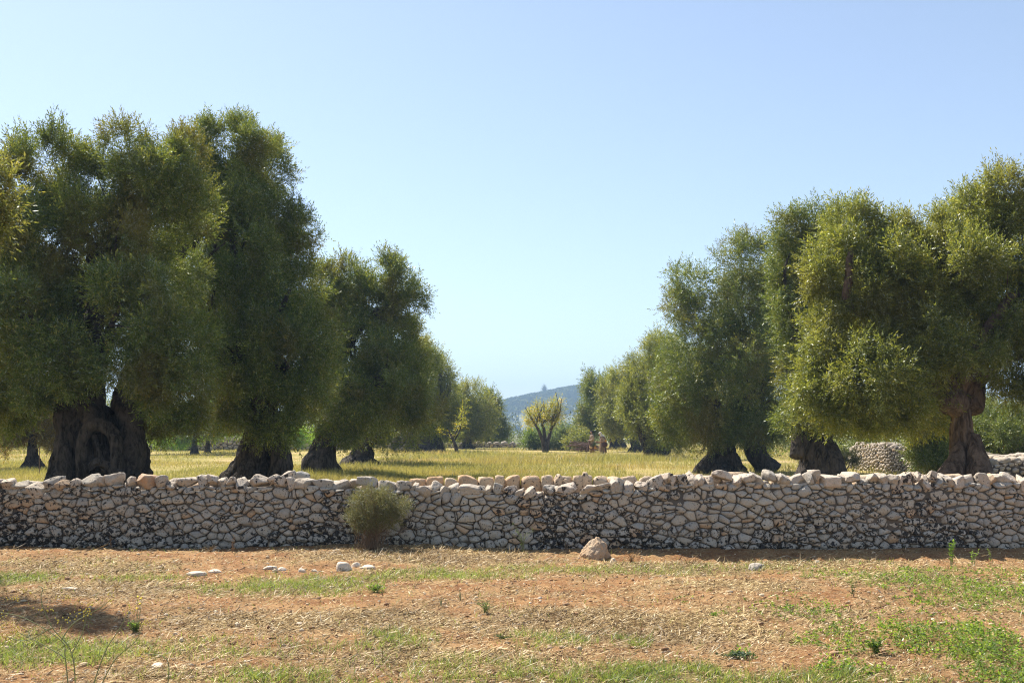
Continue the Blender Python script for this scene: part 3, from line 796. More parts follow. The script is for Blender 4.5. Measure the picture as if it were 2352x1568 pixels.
# trees behind the rows
tree('olive_tree', 'golden brown olive with a slim trunk on a mound, left of the huge hollow trunk', 'olive tree', 45, 76, 30, (74, 1000), [
    (-40, 900, 80, 90, 0), (30, 950, 75, 62, 0), (105, 960, 62, 62, .5), (70, 880, 100, 60, 1.5), (0, 1010, 45, 40, 0), (120, 1000, 40, 30, 0)],
    .10, 170000, 114, mat=M_OLIVEG, flare=1.8)
tree('young_tree', 'young tree with a straight bare trunk, in the gap between the two biggest left trunks', 'tree', 75, 446, 16, (448, 990), [
    (450, 960, 60, 34, 0), (400, 965, 40, 26, 0), (500, 970, 50, 30, 1), (350, 960, 50, 30, 2)], .15, 70000, 115, mat=M_OLIVE, flare=1.2)
tree('young_tree', 'young tree with a forked grey trunk, right beside the straight trunked one', 'tree', 80, 476, 13, (478, 1005), [
    (485, 985, 22, 16, 0), (500, 965, 40, 30, 1), (540, 960, 50, 34, 1)], .16, 40000, 116, mat=M_BRIGHT, flare=1.3, nlimb=4)
print('faces trees', round(time.time() - T0, 1))


# near tree whose branch hangs into the picture from the left edge
def near_tree():
    Y = 12.6
    root = empty('olive_tree', (-9.3, Y, 0), 'near olive whose light olive green branch hangs in at the left edge', 'olive tree')
    lob = px_lobes(Y, [(-60, 450, 80, 80, -.6), (-10, 440, 42, 60, -.8), (-20, 510, 45, 40, -.8), (-200, 470, 110, 90, 0), (-360, 380, 150, 140, 0), (-500, 450, 180, 200, 0), (-380, 640, 170, 110, 0), (-250, 620, 90, 60, 0),
                       (-560, 700, 150, 120, 0), (-700, 400, 180, 200, 0), (-400, 500, 200, 150, 1.4), (-420, 520, 200, 160, -1.3), (-640, 600, 200, 160, 1.)])
    foliage(lob, .068, 330000, 120, root, M_NEARO, K=14, gap=.30, inner=.3)
    g = Geo()
    g.add(*tube([[-9.3, Y, -.3], [-9.3, Y, .2], [-9.2, Y, 1.2], [-9.0, Y, 2.4]], [[.75, .7], [.62, .6], [.45, .42], [.34, .32]], 40, 34, .2, 44))
    limbs_to(g, np.array([-9.0, Y, 2.3]), lob, .25, 45, 9)
    g.build('trunk', M_BARK, root, smooth=True)


near_tree()


# yellow leaved tree in the middle of the lane, with three bare stems
def yellow_tree():
    Y = 87.
    root = empty('almond_tree', ((1252 - CX) / F * Y, Y, 0), 'small tree with yellow autumn leaves on three dark stems, alone in the lane', 'almond tree')
    g = Geo(); P = lambda u, v, d=0.: at(u, v, Y + d); s = Y / F / 2
    stems = [([(1251, 1045), (1247, 1015), (1238, 990), (1231, 978)], [9, 8, 6, 4]), ([(1252, 1045), (1251, 1010), (1249, 985), (1246, 972), (1262, 960), (1272, 952)], [9, 8, 6, 5, 4, 2]),
             ([(1254, 1045), (1258, 1015), (1264, 992), (1266, 981)], [9, 8, 7, 6]), ([(1231, 978), (1218, 955), (1206, 935)], [4, 2.5, 1]), ([(1231, 978), (1236, 950), (1232, 930)], [3, 2, 1]),
             ([(1246, 972), (1240, 950), (1250, 925)], [4, 2, 1]), ([(1266, 985), (1276, 970), (1286, 945), (1290, 915)], [5, 3, 2, 1]), ([(1266, 983), (1270, 960), (1282, 930), (1276, 900)], [4, 3, 2, 1]), ([(1258, 962), (1262, 940), (1268, 925)], [3, 2, 1])]
    for i, (pts, rr) in enumerate(stems):
        g.add(*tube([P(a, b, .3 * ((i % 3) - 1) * (k > 1)) for k, (a, b) in enumerate(pts)], [q * s * 1.1 for q in rr], 8, 5 * len(pts), .08, i))
    r = np.random.default_rng(5)
    tw = []
    for _ in range(34):
        u = r.uniform(1206, 1294); v = 952 - 22 * math.sqrt(max(0, 1 - ((u - 1250) / 52) ** 2)) * r.uniform(.3, 1.5)
        a = P(1250 + (u - 1250) * .55, 968, r.uniform(-.6, .6)); b = P(u, v, r.uniform(-1, 1)); tw.append(b)
        g.add(*tube([a, (a + b) / 2 + r.normal(0, .08, 3), b], [.035, .025, .010], 5, 8, .03, _))
    g.build('trunk', M_BARK, root, smooth=True)
    foliage(px_lobes(Y, [(1228, 946, 18, 14, 0), (1244, 938, 14, 12, .6), (1262, 940, 13, 13, 0), (1274, 955, 17, 15, 0), (1214, 958, 10, 12, 0), (1272, 925, 8, 12, 0), (1287, 932, 7, 14, 0), (1250, 958, 16, 12, -.6), (1232, 966, 14, 9, .3),
                         (1220, 938, 8, 6, 0), (1238, 926, 8, 6, 0), (1286, 955, 8, 12, 0), (1268, 972, 14, 7, 0), (1212, 972, 6, 5, 0)]),
            .15, 11000, 130, root, M_YEL, K=7, gap=.40, clumps=7, spread=1.2, fillin=False)
    # yellow twig beside the left row
    Y = 80.
    root = empty('young_tree', ((1045 - CX) / F * Y, Y, 0), 'thin young tree with bright yellow leaves against the left row', 'tree')
    g = Geo(); P = lambda u, v, d=0.: at(u, v, Y + d)
    g.add(*tube([P(1050, 1042), P(1045, 1020), P(1036, 1000), P(1030, 985)], [.16, .13, .09, .04], 8, 16, .08, 3))
    for a in [((1045, 1010), (1058, 980), (1060, 935)), ((1040, 1005), (1052, 985), (1064, 965)), ((1040, 1008), (1030, 1000), (1010, 985))]:
        g.add(*tube([P(*q) for q in a], [.07, .05, .02], 6, 12, .05, 4))
    g.build('trunk', M_BARK, root, smooth=True)
    foliage(px_lobes(Y, [(1060, 940, 8, 9, 0), (1062, 962, 9, 9, 0), (1056, 980, 8, 7, 0), (1040, 1000, 9, 5, 0), (1012, 988, 10, 5, 0), (1068, 972, 6, 5, 0)]), .15, 900, 131, root, M_YEL, K=7, gap=.35, clumps=5, spread=1.1)


yellow_tree()


# ------------------------------------------------------------------ shrubs, orchard and woods beyond
def shrub(name, label, cat, Y, rows, leaf, n, seed, mat, group=None, gap=.3, base=None, **kw):
    lob = px_lobes(Y, rows)
    bx = lob[:, 0].mean() if base is None else (base - CX) / F * Y
    root = empty(name, (bx, Y, 0), label, cat, group)
    g = Geo(); r = np.random.default_rng(seed)
    for k in range(7):
        t = lob[r.integers(0, len(lob))]; e = t[:3] + r.normal(0, .4, 3) * t[3:]
        b = np.array([bx + r.normal(0, .1), Y + r.normal(0, .1), -.05])
        g.add(*tube([b, (b + e) / 2 + r.normal(0, .05, 3), e], [.035, .025, .012], 6, 8, .05, k))
    g.build('stems', M_STEM, root, smooth=True)
    foliage(lob, leaf, n, seed, root, mat, name='foliage', gap=gap, droop=0, **kw)
    return root


shrub('shrub', 'dark green bushy shrub left of the pale reddish trunk', 'shrub', 31, [(2140, 1035, 48, 42, 0), (2150, 985, 48, 40, .4), (2110, 960, 40, 35, .5), (2165, 1065, 26, 20, -.2)], .07, 90000, 201, M_OLIVE)
shrub('shrub', 'rounded green shrub right of the pale reddish trunk', 'shrub', 34, [(2310, 1005, 62, 48, 0), (2290, 960, 60, 50, 1), (2352, 990, 50, 60, .5), (2265, 985, 40, 45, .6)], .075, 120000, 202, M_OLIVE)
shrub('shrub', 'glossy dark green bush behind the left side of the yellow tree', 'shrub', 97, [(1228, 1013, 24, 15, 0), (1243, 1008, 16, 14, 0), (1215, 1020, 14, 9, 0)], .18, 16000, 203, M_SHRUB)
shrub('shrub', 'large grey green bush behind the right side of the yellow tree', 'shrub', 96, [(1287, 1008, 34, 22, 0), (1270, 1012, 22, 18, 0), (1305, 1015, 24, 16, 0), (1285, 995, 22, 14, 0)], .18, 26000, 204, M_SAGE)
shrub('shrub', 'low green bush with yellowish tips between the yellow tree and the walkers', 'shrub', 92, [(1322, 1014, 20, 12, 0), (1340, 1015, 16, 10, 0), (1330, 1000, 18, 12, 1)], .17, 12000, 205, M_OLIVE2)
shrub('shrub', 'bright sunlit green bush behind the distant wall left of the young trees', 'shrub', 92, [(395, 1003, 40, 16, 0), (430, 1006, 30, 12, 0), (360, 1008, 26, 12, 0)], .18, 16000, 206, M_BRIGHT)
shrub('shrub', 'bright green reeds seen right of the second left trunk', 'shrub', 92, [(668, 1000, 30, 18, 0), (700, 1000, 26, 16, 0), (640, 1005, 20, 12, 0)], .18, 14000, 207, M_BRIGHT)
shrub('shrub', 'dry brushy shrub beside the sunlit stone wall on the right', 'shrub', 41, [(1950, 1050, 16, 18, 0), (1838, 1050, 14, 10, 4)], .06, 9000, 208, M_BUSH)


def mass(name, label, cat, Y0, Y1, x0, x1, n, h, rad, leaf, leaves, seed, mat, zf=None):
    """a far stand of growth that reads as one mass"""
    r = np.random.default_rng(seed)
    y = r.uniform(Y0, Y1, n); x = r.uniform(x0, x1, n)
    R = r.uniform(rad * .6, rad * 1.2, n); hh = r.uniform(h * .6, h * 1.15, n)
    if zf is not None: hh = hh * zf(x, y)
    lob = np.concatenate([np.stack([x, y, hh * .55, R, R, hh * .5], 1), np.stack([x + r.normal(0, .5, n) * R, y, hh * .25, R, R, hh * .3], 1)])
    o = foliage(lob, leaf, leaves, seed, None, mat, name=name, clumps=6, gap=.2, K=9, inner=.1, fillin=False)
    return tag(o, label, cat, kind='stuff')


mass('orchard_foliage', 'rows of low grey green young olives beyond the lane', 'orchard', 128, 150, -18, 16, 26, 2.3, 1.5, .30, 46000, 301, M_SAGE)
low = lambda x, y: np.where((x / y > -.035) & (x / y < .10), .55, 1.)
mass('far_woods', 'dark band of trees across the plain behind the grove', 'woods', 165, 215, -150, 150, 120, 8.5, 4.5, .55, 170000, 302, M_FAR, low)
mass('undergrowth', 'dark shrubs and trees closing the view behind the left trees', 'shrubs', 100, 125, -75, -8, 40, 4.6, 3.0, .32, 110000, 303, M_OLIVE)
mass('undergrowth', 'green shrubs and trees closing the view behind the right trees', 'shrubs', 66, 100, 20, 68, 34, 4.6, 3.0, .26, 110000, 304, M_OLIVE)


def hill():
    r = np.random.default_rng(9)
    xs = np.linspace(-900, 1500, 150); ys = np.linspace(900, 2300, 70)
    X, Y = np.meshgrid(xs, ys)
    def hz(x, y):
        # crest line taken from the photograph, at about 1500 m
        u = CX + x / 1500 * F
        crest = np.interp(u, [300, 900, 1060, 1140, 1180, 1240, 1290, 1340, 1420, 1700, 2300], [60, 300, 600, 935, 926, 915, 905, 898, 896, 920, 985])
        crest = np.interp(u, [-200, 700, 1000, 1100, 1140, 1180, 1240, 1290, 1340, 1420, 1700, 2300], [990, 985, 965, 945, 936, 926, 914, 904, 897, 894, 925, 985])
        top = H + (HV - crest) / F * 1500
        t = np.clip(1 - ((y - 1500) / np.where(y < 1500, 520, 700)) ** 2, 0, 1)
        P = np.stack([x, y, x * 0], -1).reshape(-1, 3)
        nz = ((fbm(P / 130, 7, 3) - .5) * 16).reshape(np.shape(x))
        return top * t ** 1.2 + nz * t * .7 * (1 - t * .7) - (1 - t) * 3
    Z = hz(X, Y)
    ny, nx = X.shape; i = np.arange(nx * ny).reshape(ny, nx)
    Fc = np.stack([i[:-1, :-1], i[:-1, 1:], i[1:, 1:], i[1:, :-1]], -1).reshape(-1, 4)
    m = plain_mat('hill_scrub_ground', (.10, .11, .05), var=.5, scale=.02, bump=0)
    tag(mesh_np('hill', np.stack([X.ravel(), Y.ravel(), Z.ravel()], 1), Fc, m, smooth=True), 'long low wooded hill on the horizon', kind='structure')
    n = 3800
    x = r.uniform(-140, 330, n); y = 1500 - np.abs(r.normal(0, 1, n)) * 190 + 20
    y = np.clip(y, 1000, 1530)
    z = hz(x, y)
    R = r.uniform(3.0, 6.5, n)
    k = 34
    d = norm(r.normal(0, 1, (n, k, 3)))
    P = np.stack([x, y, z + R * .5], 1)[:, None] + d * R[:, None, None] * np.array([1, 1, .8])
    a = norm(np.cross(d, r.normal(0, 1, (n, k, 3)))); b = np.cross(a, d) + d * .3
    s = (R * .36)[:, None, None] * r.uniform(.6, 1.2, (n, k, 1))
    V = np.stack([P - a * s, P + b * s, P + a * s, P - b * s], 2)
    tag(mesh_np('hillside_woods', V.reshape(-1, 3), np.arange(n * k * 4).reshape(-1, 4), M_FAR), 'scrubby evergreen woods covering the distant hill', 'woods', kind='stuff')
    # cypress on the crest
    x0 = (1250 - CX) / F * 1490; z0 = float(hz(np.array([x0]), np.array([1490.]))[0])
    root = empty('cypress_tree', (x0, 1490, z0), 'lone slender cypress standing up from the crest of the hill', 'cypress')
    g = Geo(); g.add(*tube([[x0, 1490, z0 - 2], [x0, 1490, z0 + 8]], [.8, .4], 8, 6, .1, 1)); g.build('trunk', M_BARK, root)
    foliage([[x0, 1490, z0 + 6.5, 1.7, 1.7, 6.5], [x0, 1490, z0 + 11, 1.2, 1.2, 5], [x0, 1490, z0 + 14.5, .8, .8, 3]], .9, 9000, 305, root, M_FAR, K=6, gap=.1, droop=0)


hill()
print('plants', round(time.time() - T0, 1))


# ------------------------------------------------------------------ dry stone walls
def clip_cell(poly, n, d):
    out = []; m = len(poly)
    for i in range(m):
        a, b = poly[i], poly[(i + 1) % m]
        da, db = a @ n - d, b @ n - d
        if da <= 0: out.append(a)
        if (da < 0 < db) or (db < 0 < da): out.append(a + (b - a) * (da / (da - db)))
    return out


def wall_stones(x0, x1, zb, ztop, sw, sh, seed, depth=.09, sub=2, noise=.14, gap=.006, p=9):
    """stones of one wall face as (V, F) in wall coordinates (s along, t out of the face, z up); ztop(x) is the top line"""
    r = np.random.default_rng(seed)
    seeds = []
    z = zb
    while z < 3:
        hrow = sh * r.uniform(.62, 1.45); x = x0 + r.uniform(0, sw)
        while x < x1:
            wd = sw * r.lognormal(0, .38)
            seeds.append((x + r.normal(0, sw * .16), z + hrow / 2 + r.normal(0, sh * .36), r.lognormal(0, .60)))
            x += wd * (1.6 if r.random() < .12 else 1)
        z += hrow
        if z > max(ztop(x0), ztop((x0 + x1) / 2), ztop(x1)) + .3: break
    S = np.array(seeds)
    S = S[[s[1] < ztop(s[0]) + sh * .5 for s in S]]
    asp = sw / sh * .92
    Q = S[:, :2] * [1, asp]                                  # stretch so the cells lie flat
    wgt = (S[:, 2] - 1) * (sw * .42) ** 2
    iv, jf = ico(sub)
    front = iv[:, 1] > -.12
    remap = -np.ones(len(iv), int); remap[front] = np.arange(front.sum())
    dirs = iv[front]; fc = remap[jf]; fc = fc[(fc >= 0).all(1)]
    order = np.argsort(Q[:, 0]); Qs = Q[order]; Ws = wgt[order]; Ss = S[order]
    Vall, Fall, n0 = [], [], 0
    R = sw * 3.2
    for i in range(len(Qs)):
        lo = np.searchsorted(Qs[:, 0], Qs[i, 0] - R); hi = np.searchsorted(Qs[:, 0], Qs[i, 0] + R)
        nb = Qs[lo:hi]; wb = Ws[lo:hi]
        dd = nb - Qs[i]; d2 = (dd ** 2).sum(1)
        sel = np.where((d2 > 1e-9) & (d2 < R * R))[0]; sel = sel[np.argsort(d2[sel])][:26]
        hi_ = max((ztop(Ss[i, 0]) + sh * .35 - Ss[i, 1]) * asp, sh * .3); lo_ = min((zb - Ss[i, 1]) * asp, -sh * .3)
        poly = [np.array(c, float) for c in ((-R, lo_), (R, lo_), (R, hi_), (-R, hi_))]
        planes = []
        for j in sel:
            L = math.sqrt(d2[j]); n = dd[j] / L; d = (d2[j] + Ws[i] - wb[j]) / (2 * L)
            np_ = clip_cell(poly, n, d)
            if len(np_) < 3: poly = None; break
            poly = np_
        if poly is None: continue
        A = np.array(poly) / [1, asp]                        # back to metres, relative to the seed
        c = A.mean(0); A = A - c
        hx = np.ptp(A[:, 0]) / 2; hzz = np.ptp(A[:, 1]) / 2
        if hx < .012 or hzz < .010 or hx > sw * 2.4: continue
        e = np.roll(A, -1, 0) - A; L = np.linalg.norm(e, axis=1); ok = L > .004
        nrm = np.stack([e[:, 1], -e[:, 0]], 1)[ok] / L[ok, None]; d = np.maximum((A[ok] * nrm).sum(1) - gap - r.uniform(0, gap, ok.sum()), .008)
        sc = np.array([hx, min(depth * r.uniform(.8, 1.1), 1.0 * max(hx, hzz) + .02), hzz])
        Nn = np.stack([nrm[:, 0], np.zeros(len(nrm)), nrm[:, 1]], 1) * sc; Dn = d.copy()
        # facets of the outer face
        k = r.integers(4, 8)
        fn = norm(np.stack([r.normal(0, .5, k), np.ones(k), r.normal(.14, .5, k)], 1)); fd = r.uniform(.72, .98, k)
        Nn = np.concatenate([Nn, fn]); Dn = np.concatenate([Dn, fd])
        q = np.maximum(dirs @ Nn.T, 0) / Dn
        rad = ((q ** p).sum(1) + 1e-12) ** (-1 / p)
        rad = np.minimum(rad, 1.9)
        V = dirs * rad[:, None] * sc
        V = V + norm(V) * ((vnoise(V / min(hx, hzz) * 1.3 + i * 3.1, seed) - .5) * min(hx, hzz) * noise)[:, None]
        V = V + [Ss[i, 0] + c[0], 0, Ss[i, 1] + c[1]]
        V[:, 1] += r.normal(0, .012)
        Vall.append(V); Fall.append(fc + n0); n0 += len(V)
    return np.concatenate(Vall), np.concatenate(Fall)


def rock(size, seed, sub=3, p=11, nplane=13, rough=.10, flat_bottom=False, lo=.72):
    r = np.random.default_rng(seed)
    dirs, fc = ico(sub)
    Nn = norm(np.concatenate([r.normal(0, 1, (nplane, 3)), np.eye(3), -np.eye(3)]))
    D = np.concatenate([r.uniform(lo, 1.0, nplane), r.uniform(.85, 1, 6)])
    q = np.maximum(dirs @ Nn.T, 0) / D
    rad = (q ** p).sum(1) ** (-1 / p)
    V = dirs * rad[:, None]
    V = V * (1 + rough * (2 * fbm(V * 2.6 + seed, seed, 3) - 1))[:, None]
    V = V * np.asarray(size)
    return V, fc


def rotz(V, a, b=0., c=0.):
    ca, sa = math.cos(a), math.sin(a); cb, sb = math.cos(b), math.sin(b); cc, sc = math.cos(c), math.sin(c)
    Rz = np.array([[ca, -sa, 0], [sa, ca, 0], [0, 0, 1]]); Ry = np.array([[cb, 0, sb], [0, 1, 0], [-sb, 0, cb]]); Rx = np.array([[1, 0, 0], [0, cc, -sc], [0, sc, cc]])
    return V @ (Rz @ Ry @ Rx).T


YW = 14.86                                     # front face of the main wall
CAPV = ([-600, 0, 200, 650, 690, 760, 830, 1000, 1100, 1250, 1320, 1450, 1550, 1700, 2100, 2352, 2900], [1104, 1104, 1098, 1099, 1092, 1104, 1103, 1110, 1114, 1120, 1116, 1104, 1093, 1091, 1092, 1089, 1092])


def cap_top(x):
    return H - (np.interp(CX + x / YW * F, *CAPV) - HV) / F * YW


def main_wall():
    root = empty('stone_wall', (0, YW + .35, 0), 'long dry stone wall of pale limestone spotted with black lichen, crossing the whole view', 'stone wall')
    V, Fc = wall_stones(-11.5, 11.5, -.30, lambda x: cap_top(x) - .155, .138, .086, 401, p=34, gap=.0035, depth=.09, sub=3)
    V[:, 1] = YW + .05 - V[:, 1] + V[:, 2] * .05 + (fbm(np.stack([V[:, 0] * .8, V[:, 2], V[:, 0] * 0], 1), 5) - .5) * .08     # faces the camera, slight batter
    Fc = Fc[:, ::-1]
    mesh_np('wall_face', V, Fc, M_STONE, root, smooth=True)
    # rubble core under the capstones
    g = Geo(); xs = np.linspace(-11.5, 11.5, 120); top = cap_top(xs) - .20
    pts = np.stack([np.stack([xs, xs * 0 + YW + .065, xs * 0 - .4], 1), np.stack([xs, xs * 0 + YW + .065, top], 1), np.stack([xs, xs * 0 + YW + .72, top], 1), np.stack([xs, xs * 0 + YW + .72, xs * 0 - .4], 1)], 1)
    i = np.arange(120 * 4).reshape(120, 4); j = np.roll(i, -1, 1)
    g.add(pts.reshape(-1, 3), [np.stack([i[:-1], j[:-1], j[1:], i[1:]], -1).reshape(-1, 4), i[:1], i[-1:, ::-1]])
    g.build('rubble_core', M_CORE, root)
    # small fill stones seen between the two rows of capstones
    r = np.random.default_rng(402); g = Geo()
    for k in range(420):
        x = r.uniform(-11.3, 11.3); V, fc = rock(r.uniform(.04, .10, 3) * [1.2, 1, .7], 3000 + k, 1, rough=.2)
        g.add(V + [x, YW + r.uniform(.12, .66), cap_top(x) - .19 + r.uniform(0, .05)], fc)
    V, Fc = wall_stones(-11.5, 11.5, -.2, lambda x: cap_top(x) - .16, .20, .13, 405, sub=1)
    V[:, 1] = YW + .66 + V[:, 1]; g.add(V, Fc)
    g.build('fill_stones', M_CAP, root, smooth=False)
    # capstones, front row
    x = -7.95; k = 0
    while x < 7.95:
        w = float(np.clip(r.lognormal(math.log(.165), .34), .09, .30)); h = float(r.uniform(.125, .195)) * (1.08 if w < .16 else 1)
        cx = x + w / 2; u = CX + cx / YW * F
        near = u > 1060 and u < 1420
        if near: h *= .85
        V, fc = rock([w * .565, r.uniform(.13, .18), h * .64], 500 + k, 4, rough=.09, p=30, nplane=8, lo=.55)
        V = rotz(V, r.normal(0, .25), r.normal(0, .2), r.normal(0, .2))
        zc = cap_top(cx) - h / 2 + r.normal(.004, .026)
        V = V + [cx, YW + .16 + r.normal(0, .02), zc]
        m = M_CAPOR if abs(u - 330) < 18 else M_CAP
        o = mesh_np('capstone', V, fc, m, root, smooth=True)
        if m is M_CAPOR: o['label'] = 'smooth orange capstone'
        x += w * .97; k += 1
    nfront = k
    # rear row: broken ochre blocks, seen over the lower middle of the wall; a few stones stand on end
    x = -7.6
    while x < 7.6 and k < nfront + 44:
        u = CX + x / (YW + .55) * F
        mid = 880 < u < 1620
        w = float(r.uniform(.16, .34)) if mid else float(r.uniform(.3, .5))
        topv = np.interp(u, [0, 650, 760, 880, 1000, 1100, 1440, 1500, 1700, 2352], [1106, 1104, 1104, 1100, 1096, 1093, 1093, 1092, 1090, 1090])
        ztop = H - (topv - HV) / F * (YW + .55) + r.normal(0, .012)
        h = ztop - (cap_top(x) - .2) + .04; h = max(h, .12)
        if h > .1:
            V, fc = rock([w * .53, .13, h * .56], 800 + k, 3, rough=.07, p=18, nplane=7, lo=.85)
            V = rotz(V, r.normal(0, .12), r.normal(0, .08), 0)
            mesh_np('capstone', V + [x + w / 2, YW + .58, ztop - h / 2], fc, M_CAPREAR if 820 < u < 2200 else M_CAP, root, smooth=True)
        x += w * (.98 if mid else 1.6); k += 1
    for u, v, w, h, rz in ((1345, 1103, .14, .27, .08), (1281, 1106, .15, .26, .15), (1298, 1108, .11, .18, -.1), (690, 1096, .3, .2, .1), (676, 1094, .12, .18, -.5)):
        P = at(u, v, YW + .5); V, fc = rock([w * .52, .09, h * .54], int(u), 3, rough=.08, p=9)
        V = rotz(V, 0, rz, 0); mesh_np('capstone', V + P, fc, M_CAPREAR if u > 900 else M_STONE, root, smooth=True)
    print('caps', k)


M_CAPOR = stone_mat('orange_capstone', pale=(.60, .36, .20), grey=(.56, .34, .20), warm=(.6, .36, .2), lichen=0)
main_wall()


def side_wall(label, p0, p1, h0, h1, sw, sh, seed, mat, depth=.1, thick=.6, name='stone_wall', fill=True):
    """a wall from p0 to p1 (x, y); its stones face the left of the direction p0 -> p1"""
    p0, p1 = np.array(p0, float), np.array(p1, float); L = np.linalg.norm(p1 - p0); d = (p1 - p0) / L; nrm = np.array([-d[1], d[0]])
    root = empty(name, (*((p0 + p1) / 2), 0), label, 'stone wall')
    top = lambda s: h0 + (h1 - h0) * s / L + .05 * math.sin(s * 1.7) + .05 * math.sin(s * .6 + 1)
    def place(V):
        return np.stack([p0[0] + d[0] * V[:, 0] + nrm[0] * V[:, 1], p0[1] + d[1] * V[:, 0] + nrm[1] * V[:, 1], V[:, 2]], 1)
    V, Fc = wall_stones(0, L, -.1, top, sw, sh, seed, depth=depth, sub=1, gap=.01)
    mesh_np('wall_face', place(V), Fc, mat, root, smooth=True)
    g = Geo(); n = 30; s = np.linspace(0, L, n); t = np.array([top(q) for q in s]) - .02
    pts = np.stack([np.stack([s, s * 0 - .04, s * 0 - .2], 1), np.stack([s, s * 0 - .04, t], 1), np.stack([s, s * 0 - thick, t], 1), np.stack([s, s * 0 - thick, s * 0 - .2], 1)], 1).reshape(-1, 3)
    i = np.arange(n * 4).reshape(n, 4); j = np.roll(i, -1, 1)
    g.add(place(pts), [np.stack([i[:-1], j[:-1], j[1:], i[1:]], -1).reshape(-1, 4), i[:1], i[-1:, ::-1]]); g.build('rubble_core', M_CORE if fill else mat, root)
    r = np.random.default_rng(seed + 1); g = Geo(); s_ = .0; k = 0
    while s_ < L:
        w = sw * r.uniform(1.2, 2.4); V, fc = rock([w * .52, thick * .5, sh * r.uniform(.8, 1.3)], seed + k, 2 if L < 20 else 1, rough=.12)
        g.add(place(V + [s_ + w / 2, -thick / 2, top(min(s_, L)) + sh * .35]), fc); s_ += w * .95; k += 1
    g.build('coping', mat, root, smooth=True)
    return root


side_wall('sunlit dry stone wall receding behind the right hand olives, left of the pale reddish trunk', (15.9, 30), (15.6, 45.5), .80, 1.12, .19, .12, 601, M_FARSTONE)
side_wall('low tumbled dry stone wall at the right edge behind the pale reddish trunk', (20., 31), (13.9, 30), .98, .70, .20, .13, 602, M_FARSTONE)
side_wall('distant grey dry stone wall behind the young trees on the left', (-15.5, 97), (-42, 93), .95, .95, .42, .26, 603, M_FARSTONE)
side_wall('low distant stone wall at the far end of the lane', (8, 112), (-14, 108), .42, .35, .45, .25, 604, M_FARSTONE)


# ------------------------------------------------------------------ loose stones on the near plot
def stone(label, u, v, w_px, h_px, seed, mat, dpt=.7, rz=0., tilt=0., cat='stone', name='stone', group=None, sink=.3, **kw):
    x, y = on_ground(u, v); s = y / F
    V, fc = rock([w_px * s / 2, w_px * s / 2 * dpt, h_px * s * .9], seed, 4, **{'p': 7, 'lo': .6, **kw})
    V = rotz(V, rz, tilt) + [x, y + w_px * s / 2 * dpt * .5, float(gz([x], [y])[0]) - h_px * s * .05]
    o = mesh_np(name, V, fc, mat, smooth=True)
    o.data.transform(__import__('mathutils').Matrix.Translation((-x, -y, 0))); o.location = (x, y, 0)
    return tag(o, label, cat, group)


def boulder():
    """the ochre boulder at the foot of the wall: broad base with a leaning peak"""
    x, y = on_ground(1368, 1274); s = y / F; z = float(gz([x], [y])[0])
    V, fc = ico(5)
    Nn = norm(np.array([[0, 0, -1], [-1, -.2, .05], [1, -.3, .25], [-.62, -.45, .65], [.55, -.3, .9], [0, -1, .12], [.2, .9, .3], [-.4, .8, .4], [-.8, -.6, -.1], [.7, -.7, .05], [-.35, -.8, .6]]))
    D = np.array([.5, .93, .80, .62, .78, .9, .8, .8, .9, .85, .66])
    rad = ((np.maximum(V @ Nn.T, 0) / D) ** 16).sum(1) ** (-1 / 16)
    P = V * rad[:, None]
    P[:, 0] += .22 * np.clip(P[:, 2], 0, 2)
    P *= (1 + .22 * (2 * fbm(P * 2.9, 5, 4) - 1) + .09 * (2 * fbm(P * 11, 8, 3) - 1))[:, None]
    P[:, 2] = np.where(P[:, 2] > .1, .1 + (P[:, 2] - .1) * 1.35, P[:, 2])
    P = P * np.array([32 * s, 26 * s, 27 * s]) + [0, .2, 12 * s + z]
    o = mesh_np('boulder', P, fc, M_ROCKO, smooth=True); o.location = (x, y, 0)
    tag(o, 'large pointed ochre boulder leaning at the foot of the wall', 'boulder')


boulder()
stone('wide flat pale slab half buried in the soil in front of the wall', 450, 1318, 60, 12, 21, M_PALE, dpt=.6)
stone('small pale stone just right of the widest flat slab', 492, 1312, 36, 9, 22, M_PALE)
stone('low pale stone with a pointed left end, between slab and pale heap', 618, 1305, 38, 10, 23, M_PALE, rz=.2)
stone('second low pale stone, touching the one with the pointed end', 645, 1306, 30, 9, 24, M_PALE)
stone('small squarish pale stone halfway to the pale heap', 692, 1309, 26, 14, 25, M_PALE)
stone('small round pale stone just left of the pale heap', 722, 1309, 18, 9, 26, M_PALE)
stone('biggest stone of the pale heap, whitish with a grey front', 788, 1308, 54, 27, 27, M_PALE, rz=.3)
stone('small white stone atop the right side of the pale heap', 816, 1301, 28, 16, 28, M_PALE)
stone('flat elongated pale stone ending the pale heap on the right', 843, 1304, 44, 14, 29, M_PALE, rz=-.2)
stone('thin flat ochre stone lying in the grass below the pale heap', 806, 1318, 34, 5, 30, M_ROCKO)
stone('flat white stone alone in the straw at the left', 160, 1354, 46, 9, 31, M_PALE, dpt=.8)
stone('flat pale stone low down at the left, on reddish soil', 358, 1535, 38, 12, 32, M_PALE, dpt=.8)
stone('small flat pale stone in the middle of the left straw patch', 690, 1433, 22, 6, 33, M_PALE)
stone('pale angular stone among dry grass where the wall shade begins', 1880, 1280, 36, 22, 34, M_PALE, rz=.4)
stone('rough whitish pitted stone sitting in the wall shade', 1929, 1281, 28, 20, 35, M_CAP, rough=.3)
stone('greyish stone half hidden in dry grass near the right middle', 1737, 1311, 40, 18, 36, M_CAP)
stone('small pale stone left of the half hidden greyish one', 1752, 1302, 18, 10, 37, M_PALE)
stone('tiny white stone beside the yellow flowered plant', 297, 1406, 9, 8, 38, M_PALE)
stone('small reddish stone on bare soil by the thin green shoots', 1018, 1382, 16, 7, 39, M_ROCKO)
